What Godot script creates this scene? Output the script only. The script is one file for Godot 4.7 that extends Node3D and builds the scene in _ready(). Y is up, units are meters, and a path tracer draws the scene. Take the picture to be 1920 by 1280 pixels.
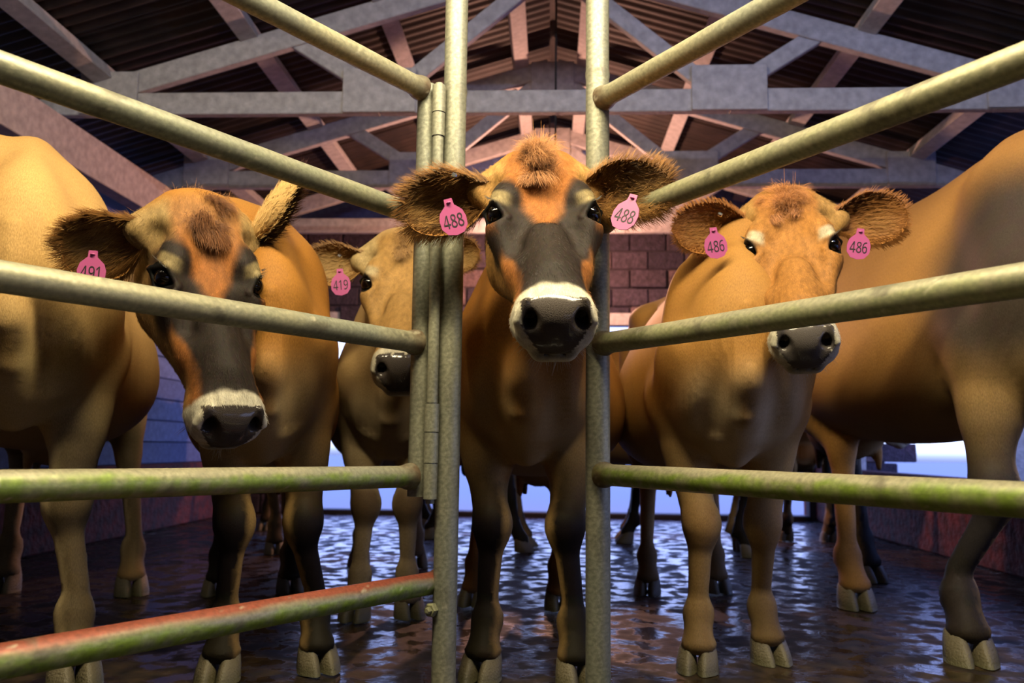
extends Node3D
# Jersey cows behind a pipe gate and a pipe fence in a wet timber-roofed shed. y is up, the camera looks along -z, metres.

var noise := FastNoiseLite.new()
var rand := RandomNumberGenerator.new()
var mats := {}
var used := {}
var head_fine: Array
var head_coarse: Array
var claw: ArrayMesh
var eyeball: Mesh
var tag_plate: ArrayMesh
var pin_mesh: Mesh
var clip_mesh: Mesh
var tag_font: Font
var numbers := {}
var jobs := []


func _ready() -> void:
	# ---- camera
	var cam := Camera3D.new()
	cam.name = "camera"
	cam.fov = 43.6028
	cam.near = 0.05
	cam.far = 200.0
	cam.position = Vector3(0, 0.56, 0)
	cam.rotation = Vector3(deg_to_rad(7.0), deg_to_rad(2.65), deg_to_rad(0.65))
	var lens := CameraAttributesPhysical.new()
	lens.frustum_focal_length = 30.0
	lens.frustum_focus_distance = 1.70
	lens.frustum_near = 0.05
	lens.frustum_far = 200.0
	lens.exposure_aperture = 4.5
	cam.attributes = lens
	add_child(cam)
	# ---- sky and exposure
	var sky := ProceduralSkyMaterial.new()
	sky.sky_top_color = Color(0.36, 0.46, 0.82)
	sky.sky_horizon_color = Color(0.72, 0.78, 0.98)
	sky.ground_horizon_color = Color(0.30, 0.34, 0.48)
	sky.ground_bottom_color = Color(0.10, 0.11, 0.15)
	sky.sun_angle_max = 0.0
	var env := Environment.new()
	env.background_mode = Environment.BG_SKY
	env.sky = Sky.new()
	env.sky.sky_material = sky
	env.background_energy_multiplier = 2.4
	env.tonemap_mode = Environment.TONE_MAPPER_LINEAR
	env.tonemap_exposure = 2.0
	env.sdfgi_enabled = true
	env.ssao_enabled = true
	env.ssil_enabled = true
	var we := WorldEnvironment.new()
	we.name = "world_environment"
	we.environment = env
	add_child(we)
	# ---- lamps' own lights stand with their fittings below: batten_lamp() over the camera, work_lamp() at the far end
	noise.seed = 3
	noise.frequency = 0.05
	rand.seed = 11
	tag_font = SystemFont.new()
	tag_font.font_names = PackedStringArray(["Droid Sans"])
	materials()
	shed()
	batten_lamp("white twin tube lamp hanging over the camera in front of the gate", Vector3(0.0, 2.18, -1.05), 0.18, 6.6, Color(1.0, 0.93, 0.76))
	batten_lamp("added white twin tube fill lamp high on the left, unseen, turned to the roof trusses", Vector3(-1.15, 2.62, -0.9), 1.90, 7.0, Color(1.0, 0.93, 0.80))  # added fill lamp out of view, brightens the truss fronts
	batten_lamp("added bluish twin tube fill lamp high on the right, unseen, turned to the roof trusses", Vector3(1.15, 2.62, -0.9), 1.90, 7.5, Color(0.60, 0.70, 1.0))  # added out of view too, puts cool fill on the right of the trusses
	work_lamp(Vector3(-0.02, 1.98, -5.95))
	gate_and_fence()
	cows()


# ---------------------------------------------------------------- names, labels, parts
func numbered(called: String) -> String:
	var n: int = used.get(called, 0)
	used[called] = n + 1
	return called if n == 0 else "%s_%03d" % [called, n]


func thing(called: String, label: String, category: String, at := Vector3.ZERO, turn := 0.0, group := "") -> Node3D:
	var o := Node3D.new()
	o.name = numbered(called)
	add_child(o)
	o.position = at
	o.rotation.y = turn
	o.set_meta("label", label)
	o.set_meta("category", category)
	if group:
		o.set_meta("group", group)
	return o


func part(called: String, mesh: Mesh, mat: Material, parent: Node) -> MeshInstance3D:
	var o := MeshInstance3D.new()
	o.name = called
	o.mesh = mesh
	o.material_override = mat
	parent.add_child(o, true)
	return o


func struct(called: String, label: String, category: String) -> Node3D:
	var o := thing(called, label, category)
	o.set_meta("kind", "structure")
	return o


# ---------------------------------------------------------------- materials
func fuzz(freq: float, seed_of: int, size: int, low: float, high: float, fractal := 3) -> NoiseTexture2D:
	var n := FastNoiseLite.new()
	n.seed = seed_of
	n.frequency = freq
	n.fractal_octaves = fractal
	var t := NoiseTexture2D.new()
	t.width = size
	t.height = size
	t.seamless = true
	t.noise = n
	var g := Gradient.new()
	g.set_color(0, Color(low, low, low))
	g.set_color(1, Color(high, high, high))
	t.color_ramp = g
	return t


func bumps(freq: float, seed_of: int, size: int, strength: float, fractal := 3) -> NoiseTexture2D:
	var t := fuzz(freq, seed_of, size, 0.0, 1.0, fractal)
	t.color_ramp = null
	t.as_normal_map = true
	t.bump_strength = strength
	return t


func surface(color: Color, rough: float, vertex := false) -> StandardMaterial3D:
	var m := StandardMaterial3D.new()
	m.albedo_color = color
	m.roughness = rough
	m.vertex_color_use_as_albedo = vertex
	return m


func triplanar(m: StandardMaterial3D, scale: Vector3, world := false) -> void:
	m.uv1_triplanar = true
	m.uv1_world_triplanar = world
	m.uv1_scale = scale


func materials() -> void:
	var m := surface(Color.WHITE, 0.62, true)
	m.metallic_specular = 0.30
	m.albedo_texture = fuzz(0.035, 5, 512, 0.72, 1.0)
	m.normal_enabled = true
	m.normal_texture = bumps(0.045, 6, 512, 5.0)
	m.normal_scale = 0.28
	triplanar(m, Vector3(20, 6.0, 20))
	m.metallic_specular = 0.22
	mats.hide = m
	m = surface(Color.WHITE, 0.7, true)
	m.metallic_specular = 0.25
	mats.skin = m
	m = surface(Color.WHITE, 0.55, true)
	m.metallic_specular = 0.35
	mats.hair = m
	m = surface(Color.WHITE, 0.62, true)
	m.clearcoat_enabled = true
	m.clearcoat = 0.45
	m.metallic_specular = 0.2
	m.clearcoat_roughness = 0.12
	m.normal_enabled = true
	m.normal_texture = bumps(0.09, 8, 256, 6.0, 2)
	m.normal_scale = 0.55
	triplanar(m, Vector3(16, 16, 16))
	mats.wet_nose = m
	mats.eye = surface(Color(0.02, 0.015, 0.012), 0.04)
	m = surface(Color.WHITE, 0.6, true)
	m.normal_enabled = true
	m.normal_texture = bumps(0.05, 9, 256, 6.0)
	triplanar(m, Vector3(12, 12, 12))
	mats.hoof = m
	m = surface(Color(0.60, 0.27, 0.46), 0.45)
	mats.tag = m
	mats.ink = surface(Color(0.05, 0.03, 0.04), 0.6)
	mats.steel = surface(Color(0.8, 0.8, 0.8), 0.25)
	mats.steel.metallic = 1.0
	# paint on pipe: its colours come with the points, this adds scuffs and relief
	m = surface(Color.WHITE, 0.48, true)
	m.metallic = 0.30
	m.albedo_texture = fuzz(0.02, 15, 512, 0.66, 1.0, 5)
	m.roughness_texture = fuzz(0.03, 16, 512, 0.55, 1.0, 4)
	m.roughness = 0.62
	m.normal_enabled = true
	m.normal_texture = bumps(0.03, 17, 512, 7.0, 5)
	m.normal_scale = 0.14
	triplanar(m, Vector3(9, 9, 9))
	mats.pipe = m
	# timber, painted long ago; the darkest board colour has shade put into it
	for w in [["timber", Color(0.74, 0.73, 0.73)], ["timber_plate", Color(0.76, 0.70, 0.68)], ["board", Color(0.46, 0.53, 0.74)], ["board_dark", Color(0.38, 0.45, 0.66)], ["board_shaded", Color(0.20, 0.21, 0.27)]]:
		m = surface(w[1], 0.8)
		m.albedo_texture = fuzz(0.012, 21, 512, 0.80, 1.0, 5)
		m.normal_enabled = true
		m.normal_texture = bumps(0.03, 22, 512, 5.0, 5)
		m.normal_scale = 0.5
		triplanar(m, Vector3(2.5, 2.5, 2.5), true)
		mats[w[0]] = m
	m = surface(Color(0.24, 0.19, 0.17), 0.6)
	m.metallic = 0.2
	m.albedo_texture = fuzz(0.008, 24, 512, 0.35, 1.0, 5)
	triplanar(m, Vector3(1.2, 1.2, 1.2), true)
	mats.iron = m
	m = surface(Color(0.42, 0.13, 0.08), 0.85)
	m.albedo_texture = fuzz(0.012, 26, 512, 0.45, 1.0, 5)
	m.normal_enabled = true
	m.normal_texture = bumps(0.02, 27, 512, 6.0, 5)
	triplanar(m, Vector3(1.5, 1.5, 1.5), true)
	mats.red_wall = m
	for k in 3:
		m = surface([Color(0.30, 0.25, 0.31), Color(0.24, 0.20, 0.27), Color(0.46, 0.38, 0.40)][k], 0.85)
		m.albedo_texture = fuzz(0.02, 30 + k, 256, 0.6, 1.0, 5)
		m.normal_enabled = true
		m.normal_texture = bumps(0.05, 33, 256, 6.0, 4)
		triplanar(m, Vector3(3, 3, 3), true)
		mats["block%d" % k] = m
	m = surface(Color(0.25, 0.31, 0.56, 0.93), 0.5)
	m.transparency = BaseMaterial3D.TRANSPARENCY_ALPHA
	mats.pane = m
	mats.mortar = surface(Color(0.20, 0.17, 0.20), 0.9)
	mats.dark = surface(Color(0.05, 0.05, 0.055), 0.6)
	mats.white_metal = surface(Color(0.85, 0.85, 0.83), 0.4)
	# wet floor
	m = surface(Color(0.27, 0.21, 0.13), 1.0)
	m.albedo_texture = fuzz(0.010, 40, 1024, 0.30, 1.0, 5)
	var wet := fuzz(0.007, 41, 1024, 0.0, 1.0, 5)
	var ramp := Gradient.new()
	ramp.offsets = PackedFloat32Array([0.0, 0.36, 0.46, 0.56, 1.0])
	ramp.colors = PackedColorArray([Color(0.17, 0.17, 0.17), Color(0.22, 0.22, 0.22), Color(0.40, 0.40, 0.40), Color(0.65, 0.65, 0.65), Color(0.8, 0.8, 0.8)])
	wet.color_ramp = ramp
	m.roughness_texture = wet
	m.normal_enabled = true
	m.normal_texture = bumps(0.03, 42, 1024, 6.0, 5)
	m.normal_scale = 0.12
	m.metallic_specular = 0.40
	triplanar(m, Vector3(1.1, 1.1, 1.1), true)
	mats.floor = m
	m = surface(Color(0.50, 0.50, 0.50), 0.5)
	mats.yard = m


# ---------------------------------------------------------------- simple shapes
var boxes := {}

func box(size: Vector3, bevel := 0.004) -> ArrayMesh:
	var key := [size, bevel]
	if boxes.has(key):
		return boxes[key]
	var st := SurfaceTool.new()
	st.begin(Mesh.PRIMITIVE_TRIANGLES)
	st.set_smooth_group(-1)
	var h := size * 0.5
	var b := minf(bevel, minf(h.x, minf(h.y, h.z)) * 0.5)
	var hull := PackedVector3Array()
	var corner := func(sx: float, sy: float, sz: float, ax: int) -> Vector3:
		var p := Vector3(sx * (h.x - b), sy * (h.y - b), sz * (h.z - b))
		p[ax] = [sx, sy, sz][ax] * h[ax]
		return p
	var tri := func(p: Vector3, q: Vector3, r: Vector3) -> void:
		var n := (q - p).cross(r - p)
		if n.dot(p + q + r) > 0:
			hull.append_array(PackedVector3Array([p, r, q]))
		else:
			hull.append_array(PackedVector3Array([p, q, r]))
	var sg := [-1.0, 1.0]
	for ax in 3:
		var u := (ax + 1) % 3
		var v := (ax + 2) % 3
		for s: float in sg:
			var c := []
			for e: Array in [[-1, -1], [1, -1], [1, 1], [-1, 1]]:
				var q := [0.0, 0.0, 0.0]
				q[ax] = s
				q[u] = float(e[0])
				q[v] = float(e[1])
				c.append(corner.call(q[0], q[1], q[2], ax))
			tri.call(c[0], c[1], c[2])
			tri.call(c[0], c[2], c[3])
			for s2: float in sg:                       # the edge between faces ax and u
				var q0 := [0.0, 0.0, 0.0]
				q0[ax] = s
				q0[u] = s2
				q0[v] = -1.0
				var q1 := q0.duplicate()
				q1[v] = 1.0
				var a0: Vector3 = corner.call(q0[0], q0[1], q0[2], ax)
				var a1: Vector3 = corner.call(q1[0], q1[1], q1[2], ax)
				var b0: Vector3 = corner.call(q0[0], q0[1], q0[2], u)
				var b1: Vector3 = corner.call(q1[0], q1[1], q1[2], u)
				tri.call(a0, a1, b1)
				tri.call(a0, b1, b0)
	for sx: float in sg:
		for sy: float in sg:
			for sz: float in sg:
				tri.call(corner.call(sx, sy, sz, 0), corner.call(sx, sy, sz, 1), corner.call(sx, sy, sz, 2))
	for p in hull:
		st.add_vertex(p)
	st.generate_normals()
	boxes[key] = st.commit()
	return boxes[key]


# a straight timber from a to b, «wide» across and «deep» along up
func beam(called: String, a: Vector3, b: Vector3, wide: float, deep: float, mat: Material, parent: Node, up := Vector3.UP) -> MeshInstance3D:
	var o := part(called, box(Vector3((b - a).length(), deep, wide)), mat, parent)
	var x := (b - a).normalized()
	var z := x.cross(up).normalized()
	o.transform = Transform3D(Basis(x, z.cross(x), z), (a + b) * 0.5)
	return o


# a pipe from a to b: tint(point, outward, how far along) colours it, swell(t) widens it
func pipe(a: Vector3, b: Vector3, r: float, tint: Callable, swell = null, rings := 120, sides := 32, origin := Vector3.ZERO) -> ArrayMesh:
	var x := (b - a).normalized()
	var u := x.cross(Vector3.UP if absf(x.y) < 0.9 else Vector3.RIGHT).normalized()
	var v := u.cross(x)
	var pts := PackedVector3Array()
	var nor := PackedVector3Array()
	var col := PackedColorArray()
	var ids := PackedInt32Array()
	for i in rings + 1:
		var t := float(i) / rings
		var c := a.lerp(b, t)
		var w: float = r * (swell.call(t * (b - a).length(), (1.0 - t) * (b - a).length()) if swell != null else 1.0)
		for k in sides + 1:
			var n := u * cos(TAU * k / sides) + v * sin(TAU * k / sides)
			var dent := noise.get_noise_3d((c.x + n.x * r) * 90, (c.y + n.y * r) * 90, (c.z + n.z * r) * 90) * 0.0006
			pts.append(c + n * (w + dent) - origin)
			nor.append(n)
			col.append(tint.call(c + n * w, n, t))
			if i < rings and k < sides:
				var p := i * (sides + 1) + k
				ids.append_array(PackedInt32Array([p, p + 1, p + sides + 2, p, p + sides + 2, p + sides + 1]))
	for end in 2:
		var c := a if end == 0 else b
		var first := pts.size()
		pts.append(c - origin)
		nor.append(-x if end == 0 else x)
		col.append(tint.call(c, -x, float(end)))
		for k in sides + 1:
			pts.append(pts[(0 if end == 0 else rings * (sides + 1)) + k])
			nor.append(-x if end == 0 else x)
			col.append(col[first])
			if k < sides:
				ids.append_array(PackedInt32Array([first, first + 1 + k, first + 2 + k]) if end == 0 else PackedInt32Array([first, first + 2 + k, first + 1 + k]))
	var m := ArrayMesh.new()
	var arr := []
	arr.resize(Mesh.ARRAY_MAX)
	arr[Mesh.ARRAY_VERTEX] = pts
	arr[Mesh.ARRAY_NORMAL] = nor
	arr[Mesh.ARRAY_COLOR] = col
	arr[Mesh.ARRAY_INDEX] = ids
	m.add_surface_from_arrays(Mesh.PRIMITIVE_TRIANGLES, arr)
	return m


# ---------------------------------------------------------------- the shed
const SLOPE := 0.30
const APEX := 3.02
const TIE := 2.27

func shed() -> void:
	# floor
	var fl := struct("floor", "wet brown concrete floor with puddles and trodden muck", "floor")
	part("slab", floor_mesh(), mats.floor, fl)
	var yard := struct("ground", "pale wet yard beyond the far doorway", "ground")
	var y := part("apron", box(Vector3(60, 0.2, 40)), mats.yard, yard)
	y.position = Vector3(0, -0.14, -27.0)
	y = part("apron", box(Vector3(40, 0.2, 30)), mats.yard, yard)
	y.position = Vector3(22.7, -0.16, -1.0)
	# left wall: red base, bluish boards above
	var wl := struct("wall_left", "left wall with a red concrete base and horizontal bluish boards", "wall")
	var base := part("red_base", box(Vector3(0.16, 0.42, 11.4), 0.01), mats.red_wall, wl)
	base.position = Vector3(-2.61, 0.21, -1.6)
	for k in 8:
		var b := part("board", box(Vector3(0.03, 0.137, 11.4), 0.006), mats.board if k % 3 else mats.board_dark, wl)
		b.position = Vector3(-2.62 + 0.006 * (k % 2), 0.42 + 0.142 * k + 0.07, -1.6)
	var lining := part("lining", box(Vector3(0.06, 1.56, 11.4)), mats.dark, wl)
	lining.position = Vector3(-2.67, 0.78, -1.6)
	var win := struct("window_1", "long narrow bluish window strip under the left wall plate", "window")
	for k in 7:
		var pane := part("pane", box(Vector3(0.006, 0.56, 1.60)), mats.pane, win)
		pane.position = Vector3(-2.62, 1.84, -6.4 + 1.6 * k)
		var bar := part("mullion", box(Vector3(0.05, 0.40, 0.04)), mats.board, win)
		bar.position = Vector3(-2.62, 1.76, -7.2 + 1.6 * k)
	var rung := part("glazing_bar", box(Vector3(0.04, 0.035, 11.3)), mats.board_dark, win)
	rung.position = Vector3(-2.615, 1.74, -1.6)
	rung = part("sill", box(Vector3(0.08, 0.04, 11.3)), mats.board, win)
	rung.position = Vector3(-2.61, 1.575, -1.6)
	# right wall: a red kerb, posts, open above
	var wr := struct("wall_right", "low red concrete wall on the right, open to the yard above", "wall")
	base = part("red_base", box(Vector3(0.16, 0.42, 11.4), 0.01), mats.red_wall, wr)
	base.position = Vector3(2.18, 0.21, -1.6)
	for z: float in [-6.9, -4.6, -2.2, 0.2, 2.6]:
		var p := part("post", box(Vector3(0.12, 1.74, 0.12), 0.006), mats.timber, wr)
		p.position = Vector3(2.40, 0.87, z)
	for k in 6:
		var b := part("board", box(Vector3(0.03, 0.137, 11.3), 0.006), mats.board_shaded, wr)
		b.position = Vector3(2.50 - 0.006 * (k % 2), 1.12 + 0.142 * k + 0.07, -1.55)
	var skin := part("lining", box(Vector3(0.05, 0.90, 11.3)), mats.dark, wr)
	skin.position = Vector3(2.54, 1.55, -1.55)
	for q: float in [0.62, 0.84]:
		var front := part("board", box(Vector3(0.03, 0.20, 4.6), 0.006), mats.board_shaded, wr)
		front.position = Vector3(2.50, q, 1.8)
	for side: float in [-1.0, 1.0]:
		var pl := struct("trim_%d" % (1 if side < 0 else 2), "long %s wall plate under the rafters on the %s" % (["pinkish", "left"] if side < 0 else ["dark", "right"]), "beam")
		beam("plate", Vector3(2.47 * side, 2.05, -7.1), Vector3(2.47 * side, 2.05, 4.1), 0.10, 0.22, mats.timber_plate if side < 0 else mats.board_shaded, pl)  # right plate: shade put into its colour, so it sinks into the dark
	# front wall behind the camera
	var wf := struct("wall_front", "board wall behind the camera", "wall")
	var f := part("panel", box(Vector3(5.4, 3.2, 0.1)), mats.board_shaded, wf)
	f.position = Vector3(0, 1.6, 4.15)
	back_wall()
	roof()
	var n := 0
	for z: float in [-0.5, -4.10, -5.34, -6.51]:
		truss(z, ["white-painted timber roof truss over the camera, out of the picture", "nearest white-painted timber roof truss with bluish right half", "second timber roof truss back from the gate", "farthest timber roof truss, lit pink against the block wall"][n])
		n += 1
	var rope := thing("hanging_cable", "thin dark cable hanging straight down from the roof ridge", "cable", Vector3(0.017, 0, -4.52))
	part("cable", pipe(Vector3(0, 1.5, 0), Vector3(0, 3.08, 0), 0.006, func(_p: Vector3, _n: Vector3, _t: float) -> Color: return Color(0.02, 0.02, 0.022), null, 8, 10), mats.hair, rope)
	part("weight", box(Vector3(0.03, 0.06, 0.03), 0.008), mats.dark, rope).position = Vector3(0, 1.48, 0)


func floor_mesh() -> ArrayMesh:
	var st := SurfaceTool.new()
	st.begin(Mesh.PRIMITIVE_TRIANGLES)
	st.set_smooth_group(0)
	var nx := 210
	var nz := 380
	var at := func(i: int, k: int) -> Vector3:
		var x := -2.7 + 5.4 * i / nx
		var z := 4.2 - 11.4 * k / nz
		var h := noise.get_noise_2d(x * 9, z * 9) * 0.009 + maxf(0.0, noise.get_noise_2d(x * 300 + 40, z * 300)) * maxf(0.0, noise.get_noise_2d(x * 12, z * 12) + 0.05) * 0.012
		return Vector3(x, clampf(h - 0.004, -0.004, 0.006), z)
	var pts := PackedVector3Array()
	for k in nz + 1:
		for i in nx + 1:
			pts.append(at.call(i, k))
	for p in pts:
		st.add_vertex(p)
	for k in nz:
		for i in nx:
			var p := k * (nx + 1) + i
			for q: int in [p, p + nx + 1, p + 1, p + 1, p + nx + 1, p + nx + 2]:
				st.add_index(q)
	st.generate_normals()
	return st.commit()


func back_wall() -> void:
	var w := struct("wall_back", "far wall of purplish concrete blocks over a wide doorway", "wall")
	var z := -7.0
	var bed := part("mortar_bed", box(Vector3(5.3, 0.78, 0.10)), mats.mortar, w)
	bed.position = Vector3(0, 1.99, z - 0.012)
	for s: float in [-1.0, 1.0]:
		bed = part("mortar_bed", box(Vector3(0.6, 1.62, 0.10)), mats.mortar, w)
		bed.position = Vector3(2.35 * s, 0.81, z - 0.012)
	var row := 0
	var y := 0.0
	while y < 2.3:
		var x := -2.65 + (0.15 if row % 2 else 0.0)
		while x < 2.65:
			var open: bool = y < 1.55 and x > -2.05 - 0.29 and x < 2.05
			if not open:
				var wide := 0.29
				var proud := rand.randf_range(0.0, 0.012) + (0.03 if rand.randf() < 0.10 else 0.0)
				var b := part("block", box(Vector3(wide, 0.145, 0.12), 0.008), mats["block%d" % [0, 0, 1, 1, 2][rand.randi() % 5]], w)
				b.position = Vector3(x + 0.145, y + 0.0775, z + proud)
				b.rotation.y = rand.randf_range(-0.02, 0.02)
			x += 0.30
		y += 0.155
		row += 1
	beam("lintel", Vector3(-2.6, 1.60, z + 0.01), Vector3(2.6, 1.60, z + 0.01), 0.14, 0.10, mats.timber, w)
	# the gable above it
	var gable := PackedVector2Array([Vector2(-2.7, 2.30), Vector2(2.7, 2.30), Vector2(2.7, 2.33), Vector2(0, 3.13), Vector2(-2.7, 2.33)])
	part("gable", plate(gable, 0.05), mats.board_dark, w).position = Vector3(0, 0, z - 0.02)
	var low := part("sill", box(Vector3(4.1, 0.05, 0.16), 0.008), mats.dark, w)
	low.position = Vector3(0, 0.015, z)


func roof() -> void:
	for side: float in [-1.0, 1.0]:
		var r := struct("roof_" + ("left" if side < 0 else "right"), "rusty corrugated iron roof sheets on the " + ("left" if side < 0 else "right") + " slope", "roof")
		var wide := 0.76
		var sheet := sheet_mesh(side, wide)
		var n := 0
		var z := 4.2
		while z > -7.2:
			var s := part("roof_sheet", sheet, mats.iron, r)
			s.position = Vector3(0, 0.004 * (n % 2), z)
			z -= wide - 0.04
			n += 1
	var cap := struct("ridge_cap", "bent iron cap along the roof ridge", "roof")
	for side: float in [-1.0, 1.0]:
		beam("flashing", Vector3(0.12 * side, APEX + 0.135, -7.3), Vector3(0.12 * side, APEX + 0.135, 4.3), 0.30, 0.004, mats.iron, cap, Vector3(SLOPE * side, 1, 0).normalized())
	var names := ["beside the ridge", "second from the ridge", "third from the ridge", "near the eave"]
	for side: float in [-1.0, 1.0]:
		var k := 0
		for x: float in [0.21, 0.885, 1.56, 2.30]:
			var p := struct("purlin", "long roof purlin on the %s slope, %s" % ["left" if side < 0 else "right", names[k]], "beam")
			var yy := APEX + 0.055 + 0.035 - SLOPE * x
			beam("timber", Vector3(x * side, yy, -7.0), Vector3(x * side, yy, 4.1), 0.095, 0.07, mats.timber, p, Vector3(SLOPE * side, 1, 0).normalized())
			k += 1


func sheet_mesh(side: float, wide: float) -> ArrayMesh:
	var st := SurfaceTool.new()
	st.begin(Mesh.PRIMITIVE_TRIANGLES)
	st.set_smooth_group(0)
	var steps := 80
	for layer in 2:
		for i in steps:
			var q := []
			for e in 2:
				var z := -wide * (i + e) / steps
				var w := sin(TAU * (i + e) / steps * 10.0) * 0.010
				for x: float in [0.02, 3.0]:
					q.append(Vector3(x * side, APEX + 0.145 - SLOPE * x + w + 0.002 * layer, z))
			var o := [0, 1, 3, 0, 3, 2]
			if (side > 0) == (layer == 0):
				o = [0, 3, 1, 0, 2, 3]
			for t: int in o:
				st.add_vertex(q[t])
	st.generate_normals()
	return st.commit()


func truss(z: float, label: String) -> void:
	var t := struct("roof_truss", label, "roof truss")
	t.position = Vector3(0, 0, z)
	var up_l := Vector3(SLOPE, 1, 0).normalized()
	beam("tie_beam", Vector3(-2.5, TIE, 0), Vector3(-0.87, TIE, 0), 0.05, 0.115, mats.timber, t)
	beam("tie_beam", Vector3(-0.865, TIE, 0), Vector3(0.87, TIE, 0), 0.05, 0.115, mats.timber, t)
	beam("tie_beam", Vector3(0.875, TIE, 0), Vector3(2.5, TIE, 0), 0.05, 0.115, mats.timber, t)
	for s: float in [-1.0, 1.0]:
		beam("rafter", Vector3(0.02 * s, APEX, 0), Vector3(2.75 * s, APEX - SLOPE * 2.73, 0), 0.05, 0.115, mats.timber, t)
		beam("web_member", Vector3(0.86 * s, TIE + 0.05, -0.012), Vector3(1.33 * s, APEX - SLOPE * 1.33, -0.012), 0.044, 0.085, mats.timber, t)
		beam("web_member", Vector3(0.80 * s, TIE + 0.06, -0.012), Vector3(0.10 * s, APEX - 0.10, -0.012), 0.044, 0.085, mats.timber, t)
		var g := part("gusset_plate", box(Vector3(0.37, 0.23, 0.016), 0.003), mats.timber, t)
		g.position = Vector3(0.87 * s, TIE + 0.058, 0.034)
		g = part("gusset_plate", box(Vector3(0.30, 0.22, 0.016), 0.003), mats.timber, t)
		g.position = Vector3(2.26 * s, TIE + 0.055, 0.034)
	var a := part("apex_plate", box(Vector3(0.28, 0.24, 0.016), 0.003), mats.timber, t)
	a.position = Vector3(0, APEX - 0.09, 0.034)


func batten_lamp(label: String, at: Vector3, lean: float, energy: float, tone: Color) -> void:
	var t := thing("batten_lamp", label, "lamp", at)
	var tilt := Basis(Vector3.RIGHT, lean)
	var body := part("housing", box(Vector3(1.86, 0.05, 0.16), 0.01), mats.white_metal, t)
	body.basis = tilt
	body.position = Vector3(0, 0.05, 0)
	var glow := surface(Color.WHITE, 0.5)
	glow.emission_enabled = true
	glow.emission = tone
	glow.emission_energy_multiplier = 2.0
	for k: float in [-0.035, 0.035]:
		var tube := CylinderMesh.new()
		tube.top_radius = 0.013
		tube.bottom_radius = 0.013
		tube.height = 1.78
		var o := part("tube", tube, glow, t)
		o.basis = tilt * Basis(Vector3.BACK, PI / 2)
		o.position = tilt * Vector3(0, 0.005, k)
	for x: float in [-0.5, 0.5]:
		var top := APEX + 0.135 - SLOPE * absf(at.x + x) - at.y
		part("hanger", box(Vector3(0.008, top - 0.06, 0.008), 0.002), mats.steel, t).position = Vector3(x, 0.06 + (top - 0.06) * 0.5, 0)
	var l := AreaLight3D.new()
	l.name = "batten_light"
	l.area_size = Vector2(1.8, 0.14)
	l.light_color = tone
	l.light_energy = energy
	l.area_range = 30.0
	l.shadow_enabled = true
	t.add_child(l)
	l.transform = Transform3D(tilt * Basis(Vector3.RIGHT, -PI / 2), tilt * Vector3(0, -0.022, 0))


func work_lamp(at: Vector3) -> void:
	var t := thing("work_lamp", "bare pinkish lamp hanging at the far end behind the middle cow", "lamp", at)
	part("cord", pipe(Vector3(0, 0.07, 0), Vector3(0, APEX + 0.132 - at.y, 0), 0.004, func(_p: Vector3, _n: Vector3, _t: float) -> Color: return Color(0.02, 0.02, 0.02), null, 4, 8), mats.hair, t)
	var cap := CylinderMesh.new()
	cap.top_radius = 0.018
	cap.bottom_radius = 0.026
	cap.height = 0.07
	part("socket", cap, mats.dark, t).position = Vector3(0, 0.065, 0)
	var bulb := SphereMesh.new()
	bulb.radius = 0.05
	bulb.height = 0.10
	var glow := surface(Color.WHITE, 0.4)
	glow.emission_enabled = true
	glow.emission = Color(1.0, 0.72, 0.60)
	glow.emission_energy_multiplier = 12.0
	part("bulb", bulb, glow, t)
	var l := OmniLight3D.new()
	l.name = "bulb_light"
	l.light_color = Color(1.0, 0.72, 0.60)
	l.light_energy = 2.2
	l.light_size = 0.05
	l.omni_range = 30.0
	l.omni_attenuation = 2.0
	l.shadow_enabled = true
	t.add_child(l)


# ---------------------------------------------------------------- gate and fence of welded pipe
func paint(p: Vector3, n: Vector3, moss: float, red: float, rust: float) -> Color:
	var n1 := noise.get_noise_3d(p.x * 110, p.y * 110, p.z * 110)
	var n2 := noise.get_noise_3d(p.x * 500, p.y * 500, p.z * 500)
	var n3 := noise.get_noise_3d(p.x * 30 + 70, p.y * 30, p.z * 30)
	var c := Color(0.38, 0.355, 0.235)
	c = c.lerp(Color(0.27, 0.275, 0.21), step(-0.1, 0.4, n3))
	c = c.lerp(Color(0.30, 0.20, 0.12), red * step(0.05, 0.55, n.y + n1 * 0.25) * 0.5)
	c = c.lerp(Color(0.30, 0.075, 0.045), red * step(0.45, 0.75, n.y + n1 * 0.25))
	c = c.lerp(Color(0.20, 0.30, 0.030), moss * step(0.60, 0.10, n.y + n1 * 0.7 + n3 * 0.5) * clampf(0.8 + n2, 0, 1))
	c = c.lerp(Color(0.16, 0.10, 0.06), rust * clampf(0.8 + n2, 0.0, 1.0))
	c = c.lerp(Color(0.13, 0.115, 0.08), step(0.36, 0.46, n1) * 0.6)
	c = c.lerp(Color(0.66, 0.62, 0.45), step(0.48, 0.55, n2) * 0.6)
	return c


func rail(parent: Node3D, a: Vector3, b: Vector3, moss: float, red: float, r := 0.0235) -> void:
	var o := parent.position
	var long := (b - a).length()
	var tint := func(p: Vector3, n: Vector3, t: float) -> Color:
		return paint(p, n, moss, red, step(0.05, 0.012, (1.0 - t) * long + noise.get_noise_3d(p.x * 200, p.y * 200, p.z * 200) * 0.02) * 0.9)
	var swell := func(_from: float, left: float) -> float:
		return 1.0 + 0.22 * step(0.05, 0.0, left) * step(0.05, 0.0, left) + 0.05 * step(0.016, 0.006, absf(left - 0.008))
	part("rail", pipe(a, b, r, tint, swell, 220, 32, o), mats.pipe, parent)


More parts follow.
